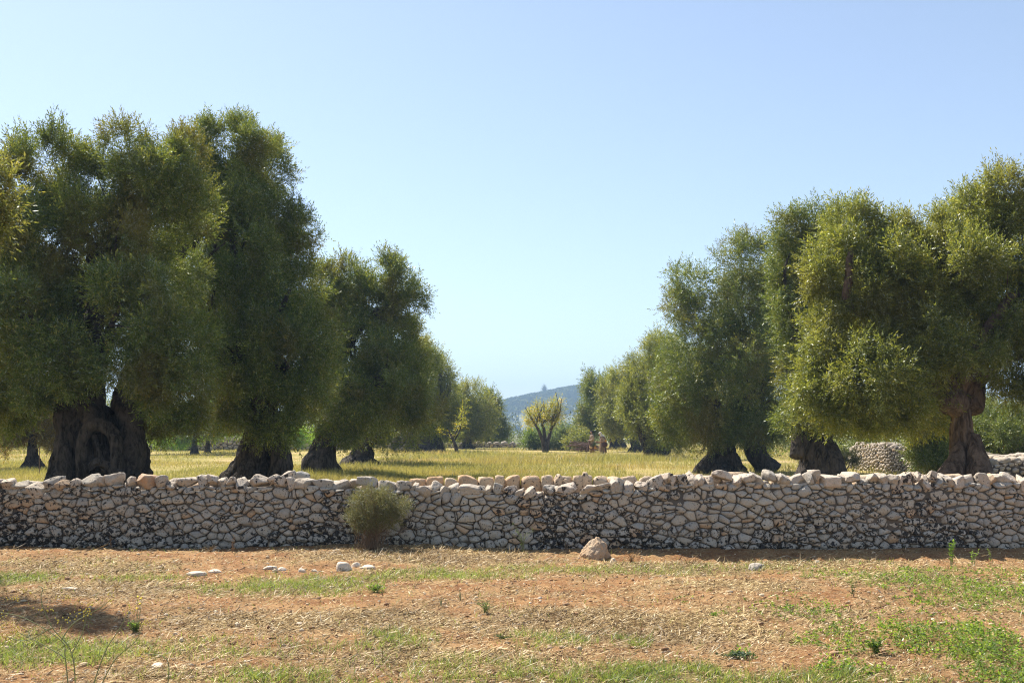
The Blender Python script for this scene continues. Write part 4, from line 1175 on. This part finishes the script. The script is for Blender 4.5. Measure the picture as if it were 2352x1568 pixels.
stone('small yellowish pointed stone at the right side of the ochre boulder', 1408, 1276, 22, 16, 40, M_PALE, tilt=.5)
stone('small dull stone low on the bare soil left of centre', 460, 1400, 12, 5, 41, M_ROCKO)
stone('tiny pale stone in the middle distance of the reddish patch', 1240, 1380, 14, 6, 42, M_PALE)


# ------------------------------------------------------------------ single plants
def root_at(name, u, v, label, cat, group=None):
    x, y = on_ground(u, v); return empty(name, (x, y, float(gz([x], [y])[0])), label, cat, group), x, y


def wall_bush():
    """brushy shrub against the wall: spray of fine brown stems, grey green feathery top"""
    x0 = (852 - CX) / F * 14.35; y0 = 14.35
    root = empty('shrub', (x0, y0, 0), 'feathery grey green shrub on many thin brown stems growing against the wall', 'shrub')
    r = np.random.default_rng(55); g = Geo(); L = []
    for k in range(170):
        u = r.normal(866, 46); v = r.uniform(1108, 1215); e = at(u, v, y0 + r.normal(0, .10)); e[1] = min(e[1], 14.62)
        b = np.array([x0 + r.normal(0, .10), y0 + r.normal(0, .06), -.03])
        m = b * .5 + e * .5 + [(-e[0] + b[0]) * .18, 0, .02]
        q = r.uniform(.0018, .0036)
        g.add(*tube([b, m, e], [q, q * .8, q * .4], 4, 7, .02, k, cap=False))
    g.build('stems', M_STEM, root)
    lob = px_lobes(y0, [(862, 1152, 40, 17, 0), (830, 1172, 26, 20, 0), (888, 1160, 30, 18, -.05), (868, 1182, 30, 18, -.1), (912, 1165, 20, 10, 0), (815, 1150, 12, 10, 0), (845, 1134, 20, 9, 0), (824, 1198, 16, 14, 0), (934, 1158, 12, 6, 0), (900, 1188, 18, 14, 0), (880, 1136, 16, 8, 0), (846, 1200, 18, 12, -.05), (806, 1180, 8, 8, 0)])
    lob[:, 4] = .16
    foliage(lob, .017, 80000, 56, root, M_BUSH, name='foliage', K=12, gap=.46, droop=0, clumps=18, inner=.8, clump=(.25, .55), spread=1.45)


wall_bush()


def stalk_plant(name, label, cat, u, v, h, spread, n, leaf, seed, stem_mat, leaf_mat_, group=None, per=16, lw=.35, up=.4, wid=.003, y_off=0., curve=.3):
    """n stems fanning from one foot, small leaves along them"""
    root, x, y = root_at(name, u, v, label, cat, group); r = np.random.default_rng(seed); g = Geo()
    y = y + y_off; z = root.location[2]; P, D = [], []
    for k in range(n):
        a = r.uniform(0, 2 * math.pi); s = spread * math.sqrt(r.random()); hh = h * r.uniform(.55, 1.05)
        b = np.array([x + r.normal(0, .01), y + r.normal(0, .01), z - .01]); e = b + [s * math.cos(a), s * math.sin(a) * .6, hh]
        m = b * .5 + e * .5 + np.array([-s * math.cos(a) * curve, 0, hh * .1])
        pts = catmull([b, m, e], 9)
        g.add(*tube([b, m, e], [wid, wid * .8, wid * .35], 4, 7, .02, k, cap=False))
        t = r.integers(2, 9, per); P.append(pts[t] + r.normal(0, .004, (per, 3))); D.append(np.concatenate([r.normal(0, 1, (per, 2)), r.normal(up, .4, (per, 1))], 1))
    g.build('stems', stem_mat, root)
    if per and leaf_mat_:
        P = np.concatenate(P); D = np.concatenate(D); q = len(P)
        V, Fc = oval_leaves(P, D, r.uniform(.6, 1.2, q) * leaf, r.uniform(.7, 1.2, q) * leaf * lw, seed + 1)
        mesh_np('leaves', V, Fc, leaf_mat_, root)
    return root, x, y


def flowers(root, pts, rad, mat, seed, name='flowers'):
    r = np.random.default_rng(seed); g = Geo()
    for p in pts:
        a = np.linspace(0, 2 * math.pi, 13)[:-1]; rr = np.where(np.arange(12) % 2, .62, 1.) * rad
        ring = np.stack([np.cos(a) * rr, np.sin(a) * rr * .8, np.sin(a) * rr * .6 + .004], 1) + p
        g.add(np.concatenate([ring, [np.array(p) - [0, 0, .006]], [np.array(p) + [0, 0, .006]]]), [np.array([[i, (i + 1) % 12, 13] for i in range(12)]), np.array([[(i + 1) % 12, i, 12] for i in range(12)])])
    return g.build(name, mat, root)


# each flower is small: its petals share one head
M_FLOWER = plain_mat('yellow_petals', (.85, .62, .02), var=.1, bump=0)
stalk_plant('weed', 'tallest feathery green weed standing before the shaded wall foot at the right', 'weed', 2186, 1300, .36, .05, 5, .035, 701, M_GSTEM, M_BRIGHT, per=34)
stalk_plant('weed', 'thin green weed with sparse leaves, next right of the tallest feathery one', 'weed', 2235, 1300, .24, .12, 4, .03, 702, M_GSTEM, M_BRIGHT, per=12)
stalk_plant('weed', 'single upright thin weed, rightmost of three in front of the wall shade', 'weed', 2276, 1298, .24, .05, 3, .028, 703, M_GSTEM, M_WEED, per=10)
stalk_plant('dry_plant', 'rusty brown dried plant arching beside the ochre boulder', 'dry plant', 1450, 1285, .20, .26, 22, .018, 704, M_STEM, M_RUST, per=16, wid=.002)
stalk_plant('dry_plant', 'upright rusty dry stalk with seed heads against the left wall', 'dry plant', 254, 1260, .22, .04, 4, .022, 705, M_STEM, M_RUST, per=20)
stalk_plant('dry_plant', 'slender reddish dry stalk right of the flat dry tuft by the wall', 'dry plant', 536, 1268, .26, .03, 3, .016, 706, M_STEM, M_RUST, per=18)
stalk_plant('dry_plant', 'spreading tuft of straw coloured dry grass at the wall foot', 'dry plant', 482, 1266, .10, .16, 60, .02, 707, M_STRAW, None, per=0, wid=.0018)
stalk_plant('weed', 'tall wispy yellow green weed against the wall right of the shrub', 'weed', 1200, 1262, .42, .22, 12, .022, 708, M_GSTEM, M_GRASS, per=12, wid=.0022)
stalk_plant('weed', 'loose pale weed at the wall foot left of the ochre boulder', 'weed', 1302, 1258, .22, .12, 7, .014, 709, M_STEM, M_GRASS, per=6, wid=.002)
stalk_plant('weed', 'bushy fresh green weed tuft on bare soil left of centre', 'weed', 864, 1358, .10, .10, 22, .03, 710, M_GSTEM, M_WEED, per=14)
stalk_plant('weed', 'olive green bushy weed on the straw at the centre', 'weed', 1115, 1408, .14, .10, 18, .022, 711, M_GSTEM, M_GRASS, per=14)
stalk_plant('weed', 'thin green shoot, left one of two on the red soil', 'weed', 1013, 1390, .13, .02, 3, .03, 712, M_GSTEM, None, per=0, wid=.004)
stalk_plant('weed', 'thin green shoot, right one of two on the red soil', 'weed', 1057, 1378, .13, .02, 3, .03, 713, M_GSTEM, None, per=0, wid=.004)
stalk_plant('weed', 'low spreading grey green weed in the lower right soil', 'weed', 1690, 1512, .05, .14, 26, .035, 714, M_GSTEM, M_SAGE, per=9, lw=.5)
stalk_plant('weed', 'small leafy upright weed by the lower right grass', 'weed', 2012, 1500, .13, .08, 16, .032, 715, M_GSTEM, M_WEED, per=12, lw=.55)
stalk_plant('weed', 'upright dark leaved weed on the reddish patch at the right', 'weed', 1960, 1372, .20, .04, 4, .028, 716, M_STEM, M_SHRUB, per=16)
stalk_plant('weed', 'low spiny dark weed left of the small yellow green tufts', 'weed', 1158, 1492 - 30, .04, .10, 20, .02, 717, M_GSTEM, M_SHRUB, per=8)
stalk_plant('weed', 'small bright weed sprig on bare soil right of centre', 'weed', 1640, 1412, .08, .06, 10, .026, 718, M_GSTEM, M_WEED, per=12, lw=.5)
r1, x1, y1 = stalk_plant('flowering_weed', 'small green plant with yellow flowers on thin stalks in the left straw', 'flowering weed', 312, 1450, .10, .05, 22, .03, 719, M_GSTEM, M_WEED, per=10)
zz = r1.location[2]
for fp in [(x1 + .01, y1, zz + .20), (x1 + .035, y1, zz + .24), (x1 + .045, y1, zz + .285), (x1 + .018, y1, zz + .30)]: flowers(r1, [fp], .012, M_FLOWER, 1, 'flower_head')
gg = Geo()
for q in (((.0, .0), (.01, .20)), ((.01, 0), (.035, .24)), ((.0, 0), (.045, .285)), ((.005, 0), (.018, .30))):
    gg.add(*tube([[x1 + q[0][0], y1, zz], [x1 + q[1][0] * .8, y1, zz + q[1][1] * .5], [x1 + q[1][0], y1, zz + q[1][1]]], [.0016] * 3, 4, 7, 0, 1, cap=False))
gg.build('flower_stalks', M_GSTEM, r1)


def fennel():
    x, y = on_ground(170, 1640); y = 6.35; x = (150 - CX) / F * y
    root = empty('fennel_plant', (x, y, 0), 'tall wild fennel with thin stems and yellow umbels at the lower left', 'fennel')
    g = Geo(); P = lambda u, v, d=0.: at(u, v, y + d); fl = []
    for pts in ([(175, 1585), (165, 1500), (120, 1440), (95, 1380), (98, 1352), (88, 1345)], [(160, 1580), (150, 1510), (140, 1470), (60, 1420), (0, 1405)], [(200, 1570), (240, 1500), (270, 1450), (300, 1400)], [(215, 1575), (260, 1520), (312, 1470), (330, 1430)],
                [(140, 1470), (170, 1430), (230, 1395), (255, 1375)], [(120, 1440), (60, 1470), (10, 1460)], [(150, 1510), (100, 1480), (40, 1450)], [(380, 1590), (388, 1530), (370, 1505), (330, 1500)], [(165, 1500), (190, 1450), (200, 1400)]):
        q = [P(a, b, .02 * i) for i, (a, b) in enumerate(pts)]
        if pts[0][1] > 1560: q[0][2] = -.02
        g.add(*tube(q, np.linspace(.0042, .0018, len(q)), 5, 6 * len(q), .02, len(fl), cap=False)); fl.append(q[-1])
    g.build('stems', M_GSTEM, root)
    r = np.random.default_rng(5); pp = []
    for f in fl[1:]:
        for _ in range(16): pp.append(f + r.normal(0, .022, 3))
    for u, v in ((60, 1360), (30, 1375), (150, 1375), (205, 1385), (190, 1410), (110, 1400), (140, 1425), (20, 1435)):
        c = P(u, v)
        for _ in range(12): pp.append(c + r.normal(0, .02, 3) * [1.6, 1, .6])
    flowers(root, pp, .0045, M_FENNEL, 2, 'umbels')['kind'] = 'stuff'


M_FENNEL = plain_mat('fennel_umbels', (.52, .42, .05), var=.3, bump=0)
fennel()
stk = empty('metal_stake', ((90 - CX) / F * 38, 38, 0), 'thin rusty stake standing in the meadow left of the huge trunk', 'stake')
g = Geo(); g.add(*tube([[stk.location[0], 38, -.2], [stk.location[0] + .02, 38, 1.15]], [.016, .013], 8, 6, .02, 1)); g.build('rod', plain_mat('rusty_metal', (.14, .09, .06), rough=.6), stk)


# ------------------------------------------------------------------ the two walkers
def loft(rings, n=28, fold=0., nf=7, seed=0):
    """rings: (x, y, z, rx, ry); an oval section at each height, with cloth folds growing down the garment"""
    r = np.random.default_rng(seed); ph = r.uniform(0, 6, 3)
    R = np.array(rings, float); m = 5 * len(R); t = np.linspace(0, len(R) - 1, m)
    C = np.stack([np.interp(t, np.arange(len(R)), R[:, j]) for j in range(5)], 1)
    C[1:-1] = (C[:-2] + 2 * C[1:-1] + C[2:]) / 4
    th = np.linspace(0, 2 * math.pi, n, endpoint=False); V = []
    for i, c in enumerate(C):
        f = 1 + fold * (i / m) * (np.sin(nf * th + ph[0] + i * .05) + .5 * np.sin((nf * 2 - 3) * th + ph[1]))
        V.append(np.stack([c[0] + np.cos(th) * c[3] * f, c[1] + np.sin(th) * c[4] * f, np.full(n, c[2]) + .01 * np.sin(3 * th + ph[2]) * (i / m)], 1))
    V = np.concatenate(V + [C[:1, :3], C[-1:, :3]])
    i = np.arange(m * n).reshape(m, n); j = np.roll(i, -1, 1)
    return V, [np.stack([i[:-1], i[1:], j[1:], j[:-1]], -1).reshape(-1, 4), np.stack([i[0], j[0], np.full(n, m * n)], 1), np.stack([j[-1], i[-1], np.full(n, m * n + 1)], 1)]


def skin_body(name, J, E, root_i, mat, loc):
    """one continuous body: joints J [(x, y, z, r)], bones E, grown with a skin and a subdivision modifier, then baked"""
    me = bpy.data.meshes.new(name); me.from_pydata([j[:3] for j in J], E, []); o = bpy.data.objects.new(name, me); COL.objects.link(o)
    o.modifiers.new('skin', 'SKIN'); sv = me.skin_vertices[0].data if len(me.skin_vertices) else None
    if sv is None:
        me.attributes; bpy.context.view_layer.objects.active = o
        bm = bmesh.new(); bm.from_mesh(me); bm.verts.layers.skin.verify(); bm.to_mesh(me); bm.free(); sv = me.skin_vertices[0].data
    for k, j in enumerate(J):
        rr = j[3] if isinstance(j[3], tuple) else (j[3], j[3]); sv[k].radius = rr; sv[k].use_root = (k == root_i)
    s = o.modifiers.new('sub', 'SUBSURF'); s.levels = 2; s.render_levels = 2
    dg = bpy.context.evaluated_depsgraph_get(); ev = o.evaluated_get(dg); m2 = bpy.data.meshes.new_from_object(ev)
    o.modifiers.clear(); o.data = m2; m2.materials.clear(); m2.materials.append(mat)
    for p_ in m2.polygons: p_.use_smooth = True
    o.location = loc
    return o


M_SKIN = plain_mat('skin', (.38, .21, .14), var=.1, bump=0)
M_HAIR = plain_mat('dark_hair', (.015, .011, .010), var=.3)
M_TAN = plain_mat('undyed_linen', (.35, .245, .165), var=.12, scale=6)
M_VEST = plain_mat('grey_brown_wool', (.15, .105, .095), var=.2, scale=6)
M_BROWN = plain_mat('brown_wool', (.15, .065, .04), var=.25, scale=6)
M_DKBR = plain_mat('dark_brown_cloth', (.075, .032, .026), var=.25, scale=6)
M_CREAM = plain_mat('cream_headscarf', (.66, .58, .47), var=.1, scale=6)
M_GREYBR = plain_mat('faded_brown_robe', (.20, .14, .10), var=.2, scale=6)
M_ORANGE = plain_mat('ochre_leather', (.55, .25, .05), var=.15, scale=6)
M_GOURD = plain_mat('pale_gourd', (.66, .42, .22), var=.1, scale=6)
M_WOOD = plain_mat('weathered_wood', (.36, .17, .07), var=.3, scale=6)
M_LEATH = plain_mat('sandal_leather', (.10, .05, .03), var=.2)


def person_joints(k=1., stoop=0., stride=.16, reach=.30):
    """a walker facing -x: (x, y, z, r). y is sideways"""
    s = stoop
    J = [(0, 0, .95, (.12, .15)), (-.0 - s * .05, 0, 1.15, (.11, .14)), (-.02 - s * .16, 0, 1.38, (.12, .17)), (-.04 - s * .26, 0, 1.52, .055), (-.07 - s * .32, 0, 1.60, .075), (-.08 - s * .34, 0, 1.70, .095), (-.075 - s * .34, 0, 1.76, .06)]
    E = [(0, 1), (1, 2), (2, 3), (3, 4), (4, 5), (5, 6)]
    # nose and ears
    b = len(J); J += [(-.17 - s * .34, 0, 1.665, .016), (-.075 - s * .34, .09, 1.675, .016), (-.075 - s * .34, -.09, 1.675, .016)]; E += [(5, b), (5, b + 1), (5, b + 2)]
    for sd in (-1, 1):
        st = stride * sd
        b = len(J); J += [(0, .10 * sd, .88, .10), (-st * .6 - .03, .11 * sd, .48, .065), (-st + (.05 if sd < 0 else .0), .11 * sd, .09, .040), (-st - .13 + (.05 if sd < 0 else 0), .11 * sd, .03, .035)]
        E += [(0, b), (b, b + 1), (b + 1, b + 2), (b + 2, b + 3)]
        b = len(J); x = -.02 - s * .2
        J += [(x, .19 * sd, 1.43, .060), (x + .06, .24 * sd, 1.16, .045), (x - reach * .6, .17 * sd, 1.08, .034), (x - reach * .85, .15 * sd, 1.07, (.018, .036))]
        E += [(2, b), (b, b + 1), (b + 1, b + 2), (b + 2, b + 3)]
        h = b + 3; hx, hy, hz = J[h][:3]
        for f, (oy, l) in enumerate(((-.027, .052), (-.009, .062), (.009, .060), (.026, .048))):
            b = len(J); J += [(hx - l * .7, hy + oy, hz - .004, .0085), (hx - l, hy + oy, hz - .035, .0075)]; E += [(h, b), (b, b + 1)]
        b = len(J); J += [(hx - .02, hy - .035 * sd, hz + .015, .010), (hx - .045, hy - .030 * sd, hz + .01, .008)]; E += [(h, b), (b, b + 1)]
    return [(j[0] * k, j[1] * k, j[2] * k, tuple(q * k for q in j[3]) if isinstance(j[3], tuple) else j[3] * k) for j in J], E


def child(name, geo, mat, parent):
    """geometry given in the parent's own coordinates"""
    V, Fc = geo if not isinstance(geo, Geo) else (np.concatenate(geo.V), [np.concatenate(a) for a in geo.F.values()])
    o = mesh_np(name, V, Fc, mat, smooth=True); o.parent = parent; return o


def blob(c, r, seed=0, sub=3, a=.06):
    V, fc = ico(sub); V = V * (1 + a * (2 * fbm(V * 2 + seed, seed) - 1))[:, None] * np.asarray(r) + np.asarray(c); return V, fc


def walkers():
    # first walker: bearded, dark hair, tan tunic under a grey vest
    Y = 75.5; x0 = (1360.4 - CX) / F * Y; z0 = .02; k = 1.02
    J, E = person_joints(k)
    p = skin_body('person', J, E, 0, M_SKIN, (x0, Y, z0))
    tag(p, 'bearded person in tan tunic, grey vest and brown skirt walking left, holding cloth and gourd', 'person')
    g = Geo(); g.add(*blob((-.05, 0, 1.765), (.105, .095, .075), 1)); g.add(*blob((-.01, 0, 1.71), (.075, .094, .10), 2)); child('hair', g, M_HAIR, p)
    g = Geo(); g.add(*blob((-.125, 0, 1.615), (.055, .055, .06), 3)); child('beard', g, M_HAIR, p)
    g = Geo(); g.add(*loft([(-.03, 0, 1.54, .07, .09), (-.03, 0, 1.49, .12, .20), (-.04, 0, 1.36, .155, .225), (-.03, 0, 1.18, .15, .19), (0, 0, 1.02, .17, .19), (.0, 0, .86, .19, .20), (.02, 0, .70, .20, .21)], fold=.05))
    for sd in (-1, 1):
        g.add(*tube([(-.02, .19 * sd, 1.46), (.05, .255 * sd, 1.30), (.05, .26 * sd, 1.16), (-.08, .22 * sd, 1.09), (-.18, .18 * sd, 1.08)], [.075, .085, .088, .075, .055], 14, 26, .06, 4))
    child('tunic', g, M_TAN, p)
    g = Geo(); g.add(*loft([(-.03, 0, 1.545, .085, .11), (-.03, 0, 1.50, .135, .17), (-.045, 0, 1.36, .165, .175), (-.05, 0, 1.18, .160, .16), (-.04, 0, 1.08, .17, .165)], fold=.02)); child('vest', g, M_VEST, p)
    g = Geo(); g.add(*loft([(.0, 0, .84, .20, .20), (-.01, 0, .62, .20, .22), (-.01, 0, .42, .18, .20), (.0, 0, .16, .16, .17)], fold=.09, seed=3)); child('skirt', g, M_BROWN, p)
    g = Geo(); g.add(*loft([(-.22, -.02, 1.06, .05, .10), (-.24, -.02, .90, .06, .12), (-.28, -.02, .65, .07, .14), (-.32, -.02, .42, .06, .13), (-.32, -.02, .33, .04, .10)], fold=.14, nf=4, seed=5)); child('draped_cloth', g, M_DKBR, p)
    for sd in (-1, 1):
        j = [q for q in J if abs(q[1] - .11 * sd * k) < 1e-6 and q[2] < .1]
        g = Geo(); g.add(*blob(((j[0][0] + j[1][0]) / 2 - .02, .11 * sd * k, .03), (.13, .05, .035), 6)); child('sandal', g, M_LEATH, p)
    # what the first walker carries: a gourd, a leather pouch, a bunch of greens
    def thing(name, geo, mat, label, cat, base):
        V, Fc = (np.concatenate(geo.V), [np.concatenate(a) for a in geo.F.values()])
        o = mesh_np(name, V, Fc, mat, smooth=True); o.location = base; return tag(o, label, cat)
    g = Geo(); g.add(*blob((-.12, -.24, .56), (.12, .09, .085), 7)); g.add(*tube([(-.17, -.24, .60), (-.20, -.24, .68), (-.19, -.24, .74)], [.05, .03, .022], 10, 12, .03, 2)); g.add(*tube([(-.19, -.24, .72), (-.24, -.23, .9), (-.24, -.19, 1.07)], [.007] * 3, 6, 10, 0, 2))
    thing('gourd', g, M_GOURD, 'pale round gourd hanging at the front of the bearded walker', 'gourd', (x0, Y, z0))
    g = Geo(); g.add(*loft([(.17, -.24, .74, .02, .03), (.17, -.24, .66, .07, .05), (.19, -.24, .54, .11, .07), (.22, -.24, .48, .10, .05), (.26, -.24, .44, .03, .03)], fold=.08, nf=4)); thing('pouch', g, M_ORANGE, 'bright ochre leather pouch at the hip of the bearded walker', 'pouch', (x0, Y, z0))
    lob = np.array([[x0 + .13, Y - .27, z0 + .80, .13, .08, .12], [x0 + .07, Y - .27, z0 + .70, .09, .07, .08], [x0 + .2, Y - .27, z0 + .87, .08, .07, .08]])
    V = foliage(lob, .045, 1500, 9, None, None, K=6, gap=.05, clumps=5, droop=0, build=False) - [x0, Y, z0]
    o = mesh_np('leafy_bundle', V, np.arange(len(V)).reshape(-1, 4), M_SHRUB); o.location = (x0, Y, z0); tag(o, 'bunch of green herbs tied at the side of the bearded walker', 'herbs')

    # second walker: stooping, cream headscarf, heavy brown bag
    Y2 = 72.6; x2 = (1384.4 - CX) / F * Y2; k = .93
    J, E = person_joints(k, stoop=.45, stride=.17, reach=.22)
    p = skin_body('person', J, E, 0, M_SKIN, (x2, Y2, 0.02))
    tag(p, 'stooping person in cream headscarf and faded brown robe with rolled shawl, walking left', 'person')
    hx = (-.08 - .45 * .34) * k
    g = Geo(); g.add(*blob((hx + .03, 0, 1.62), (.115, .105, .115), 11)); g.add(*loft([(hx + .06, 0, 1.62, .09, .10), (hx + .10, 0, 1.52, .11, .12), (-.05, 0, 1.44, .15, .18), (-.02, 0, 1.36, .19, .21)], fold=.05)); child('headscarf', g, M_CREAM, p)
    g = Geo(); g.add(*blob((hx - .07, 0, 1.51), (.05, .05, .055), 12)); child('beard', g, M_HAIR, p)
    g = Geo(); g.add(*loft([(-.09, 0, 1.42, .11, .17), (-.08, 0, 1.28, .17, .21), (-.03, 0, 1.08, .18, .20), (.0, 0, .90, .18, .20), (-.02, 0, .62, .20, .21), (-.06, 0, .35, .17, .19), (-.07, 0, .12, .13, .16)], fold=.08, seed=8)); child('robe', g, M_GREYBR, p)
    g = Geo(); g.add(*loft([(-.03, -.01, 1.41, .16, .20), (.0, -.01, 1.30, .22, .235), (.05, -.01, 1.16, .20, .235), (.10, 0, 1.05, .15, .22)], fold=.07, seed=9)); child('shawl', g, M_GREYBR2, p)
    for sd in (-1, 1): g = Geo(); g.add(*tube([(-.08, .20 * sd, 1.32), (.05, .25 * sd, 1.18), (.06, .26 * sd, 1.08), (-.08, .22 * sd, 1.03), (-.15, .19 * sd, 1.01)], [.07, .085, .08, .065, .05], 14, 26, .06, 4)); child('sleeve', g, M_TAN, p)
    g = Geo(); g.add(*loft([(-.17, -.20, 1.25, .05, .04), (-.17, -.22, 1.0, .05, .03), (-.21, -.22, .7, .06, .03), (-.26, -.20, .42, .05, .03), (-.29, -.20, .36, .02, .02)], fold=.1, nf=3)); child('scarf_end', g, M_TANP, p)
    g = Geo(); g.add(*loft([(.14, .08, .66, .09, .12), (.18, .09, .45, .10, .12), (.22, .10, .28, .09, .10), (.24, .10, .20, .07, .08)], fold=.1, nf=4)); child('robe_tail', g, M_DKBR, p)
    for sd in (-1, 1):
        j = [q for q in J if abs(q[1] - .11 * sd * k) < 1e-6 and q[2] < .1]
        g = Geo(); g.add(*blob(((j[0][0] + j[1][0]) / 2 - .02, .11 * sd * k, .03), (.12, .05, .035), 6)); child('sandal', g, M_LEATH, p)
    g = Geo(); g.add(*blob((.12, -.30, .80), (.21, .10, .20), 14, a=.15)); g.add(*tube([(.02, -.30, .96), (.0, -.27, 1.2), (-.02, -.2, 1.42)], [.014] * 3, 8, 12, 0, 2)); g.add(*tube([(.22, -.30, .96), (.14, -.27, 1.2), (.0, -.2, 1.42)], [.014] * 3, 8, 12, 0, 2))
    thing('cloth_bag', g, M_DKBR, 'big dark brown bag slung at the side of the stooping walker', 'bag', (x2, Y2, .02))
    g = Geo(); g.add(*blob((.17, -.27, 1.06), (.09, .06, .11), 15, a=.1)); thing('pouch', g, M_ORANGE, 'ochre bundle tucked behind the elbow of the stooping walker', 'pouch', (x2, Y2, .02))
    g = Geo(); g.add(*tube([(-.56, -.24, 1.03), (-.2, -.25, 1.01), (.2, -.33, .97), (.58, -.36, .955)], [.030, .024, .017, .012], 10, 24, .05, 3)); thing('walking_stick', g, M_WOOD, 'long wooden stick carried level under the arm of the stooping walker', 'stick', (x2, Y2, .02))


M_GREYBR2 = plain_mat('striped_wool_shawl', (.30, .21, .12), var=.4, scale=9)
M_TANP = plain_mat('pinkish_linen', (.50, .34, .27), var=.12, scale=6)
walkers()


def branch_pile():
    Y = 84.; x = (1350 - CX) / F * Y
    root = empty('branch_pile', (x, Y, 0), 'heap of cut branches lying in the grass behind the walkers', 'branch pile')
    r = np.random.default_rng(3); g = Geo()
    for k in range(46):
        a = r.normal(0, .14); L = r.uniform(1.0, 2.6); c = np.array([x + r.normal(0, .55), Y + r.normal(0, .35), r.uniform(.1, .85)]); d = np.array([math.cos(a), r.normal(0, .2), math.sin(a)]) * L / 2
        g.add(*tube([c - d, c + r.normal(0, .05, 3), c + d], [.035, .03, .012], 6, 8, .08, k))
    g.build('branches', M_WOODP, root)


M_WOODP = plain_mat('dead_wood', (.16, .09, .06), var=.5)
branch_pile()

# ------------------------------------------------------------------ air
m, t = nt('summer_haze'); n = N(t)
pv = n('ShaderNodeVolumePrincipled', {'Color': (.50, .72, 1., 1), 'Density': .00046})
n('ShaderNodeOutputMaterial', {'Volume': pv.outputs[0]})
bx = np.array([[a, b, c] for a in (-1800., 2200.) for b in (-60., 3200.) for c in (-5., 160.)])
o = mesh_np('haze', bx, np.array([[0, 1, 3, 2], [4, 6, 7, 5], [0, 4, 5, 1], [2, 3, 7, 6], [0, 2, 6, 4], [1, 5, 7, 3]]), m)
tag(o, 'pale summer haze softening the distant hill', 'haze', kind='stuff')

# ------------------------------------------------------------------ sky, sun, camera
sc = bpy.context.scene
w = bpy.data.worlds.new('World'); sc.world = w; w.use_nodes = True
wt = w.node_tree; bg = wt.nodes['Background']
sky = wt.nodes.new('ShaderNodeTexSky'); sky.sky_type = 'NISHITA'; sky.sun_disc = False
sky.sun_elevation = SUN_EL; sky.sun_rotation = SUN_AZ
sky.air_density = 1.0; sky.dust_density = .4; sky.ozone_density = 1.6; sky.altitude = 0
hs = wt.nodes.new('ShaderNodeHueSaturation'); hs.inputs['Saturation'].default_value = .84; hs.inputs['Hue'].default_value = .502
wt.links.new(sky.outputs[0], hs.inputs['Color']); wt.links.new(hs.outputs[0], bg.inputs[0]); bg.inputs[1].default_value = .083

S = Vector((math.sin(SUN_AZ) * math.cos(SUN_EL), math.cos(SUN_AZ) * math.cos(SUN_EL), math.sin(SUN_EL)))
ld = bpy.data.lights.new('sun', 'SUN'); ld.energy = 5.0; ld.angle = math.radians(.53); ld.color = (1., .94, .84)
lo = bpy.data.objects.new('sun', ld); COL.objects.link(lo); lo.rotation_euler = S.to_track_quat('Z', 'Y').to_euler(); lo.location = (0, 0, 50)

cd = bpy.data.cameras.new('camera'); cam = bpy.data.objects.new('camera', cd); COL.objects.link(cam)
cam.location = (0, 0, H); cam.rotation_euler = (math.pi / 2, 0, 0)
cd.sensor_width = 36; cd.lens = 36 * F / 2352; cd.shift_y = (HV - 784) / 2352; cd.clip_start = .1; cd.clip_end = 9000
sc.camera = cam

sc.view_settings.view_transform = 'Standard'; sc.view_settings.look = 'None'; sc.view_settings.exposure = 1.12; sc.view_settings.gamma = 1
sc.render.engine = 'CYCLES'
cy = sc.cycles
cy.max_bounces = 6; cy.diffuse_bounces = 3; cy.glossy_bounces = 2; cy.transmission_bounces = 4; cy.volume_bounces = 0; cy.transparent_max_bounces = 4
cy.use_denoising = True; cy.denoising_prefilter = 'NONE'; cy.pixel_filter_type = 'BLACKMAN_HARRIS'; cy.filter_width = 1.15; cy.caustics_reflective = False; cy.caustics_refractive = False; cy.sample_clamp_indirect = 6; cy.sample_clamp_direct = 12
nf = sum(len(o.data.polygons) for o in bpy.data.objects if o.type == 'MESH')
print('faces', nf, 'script', round(time.time() - T0, 1))
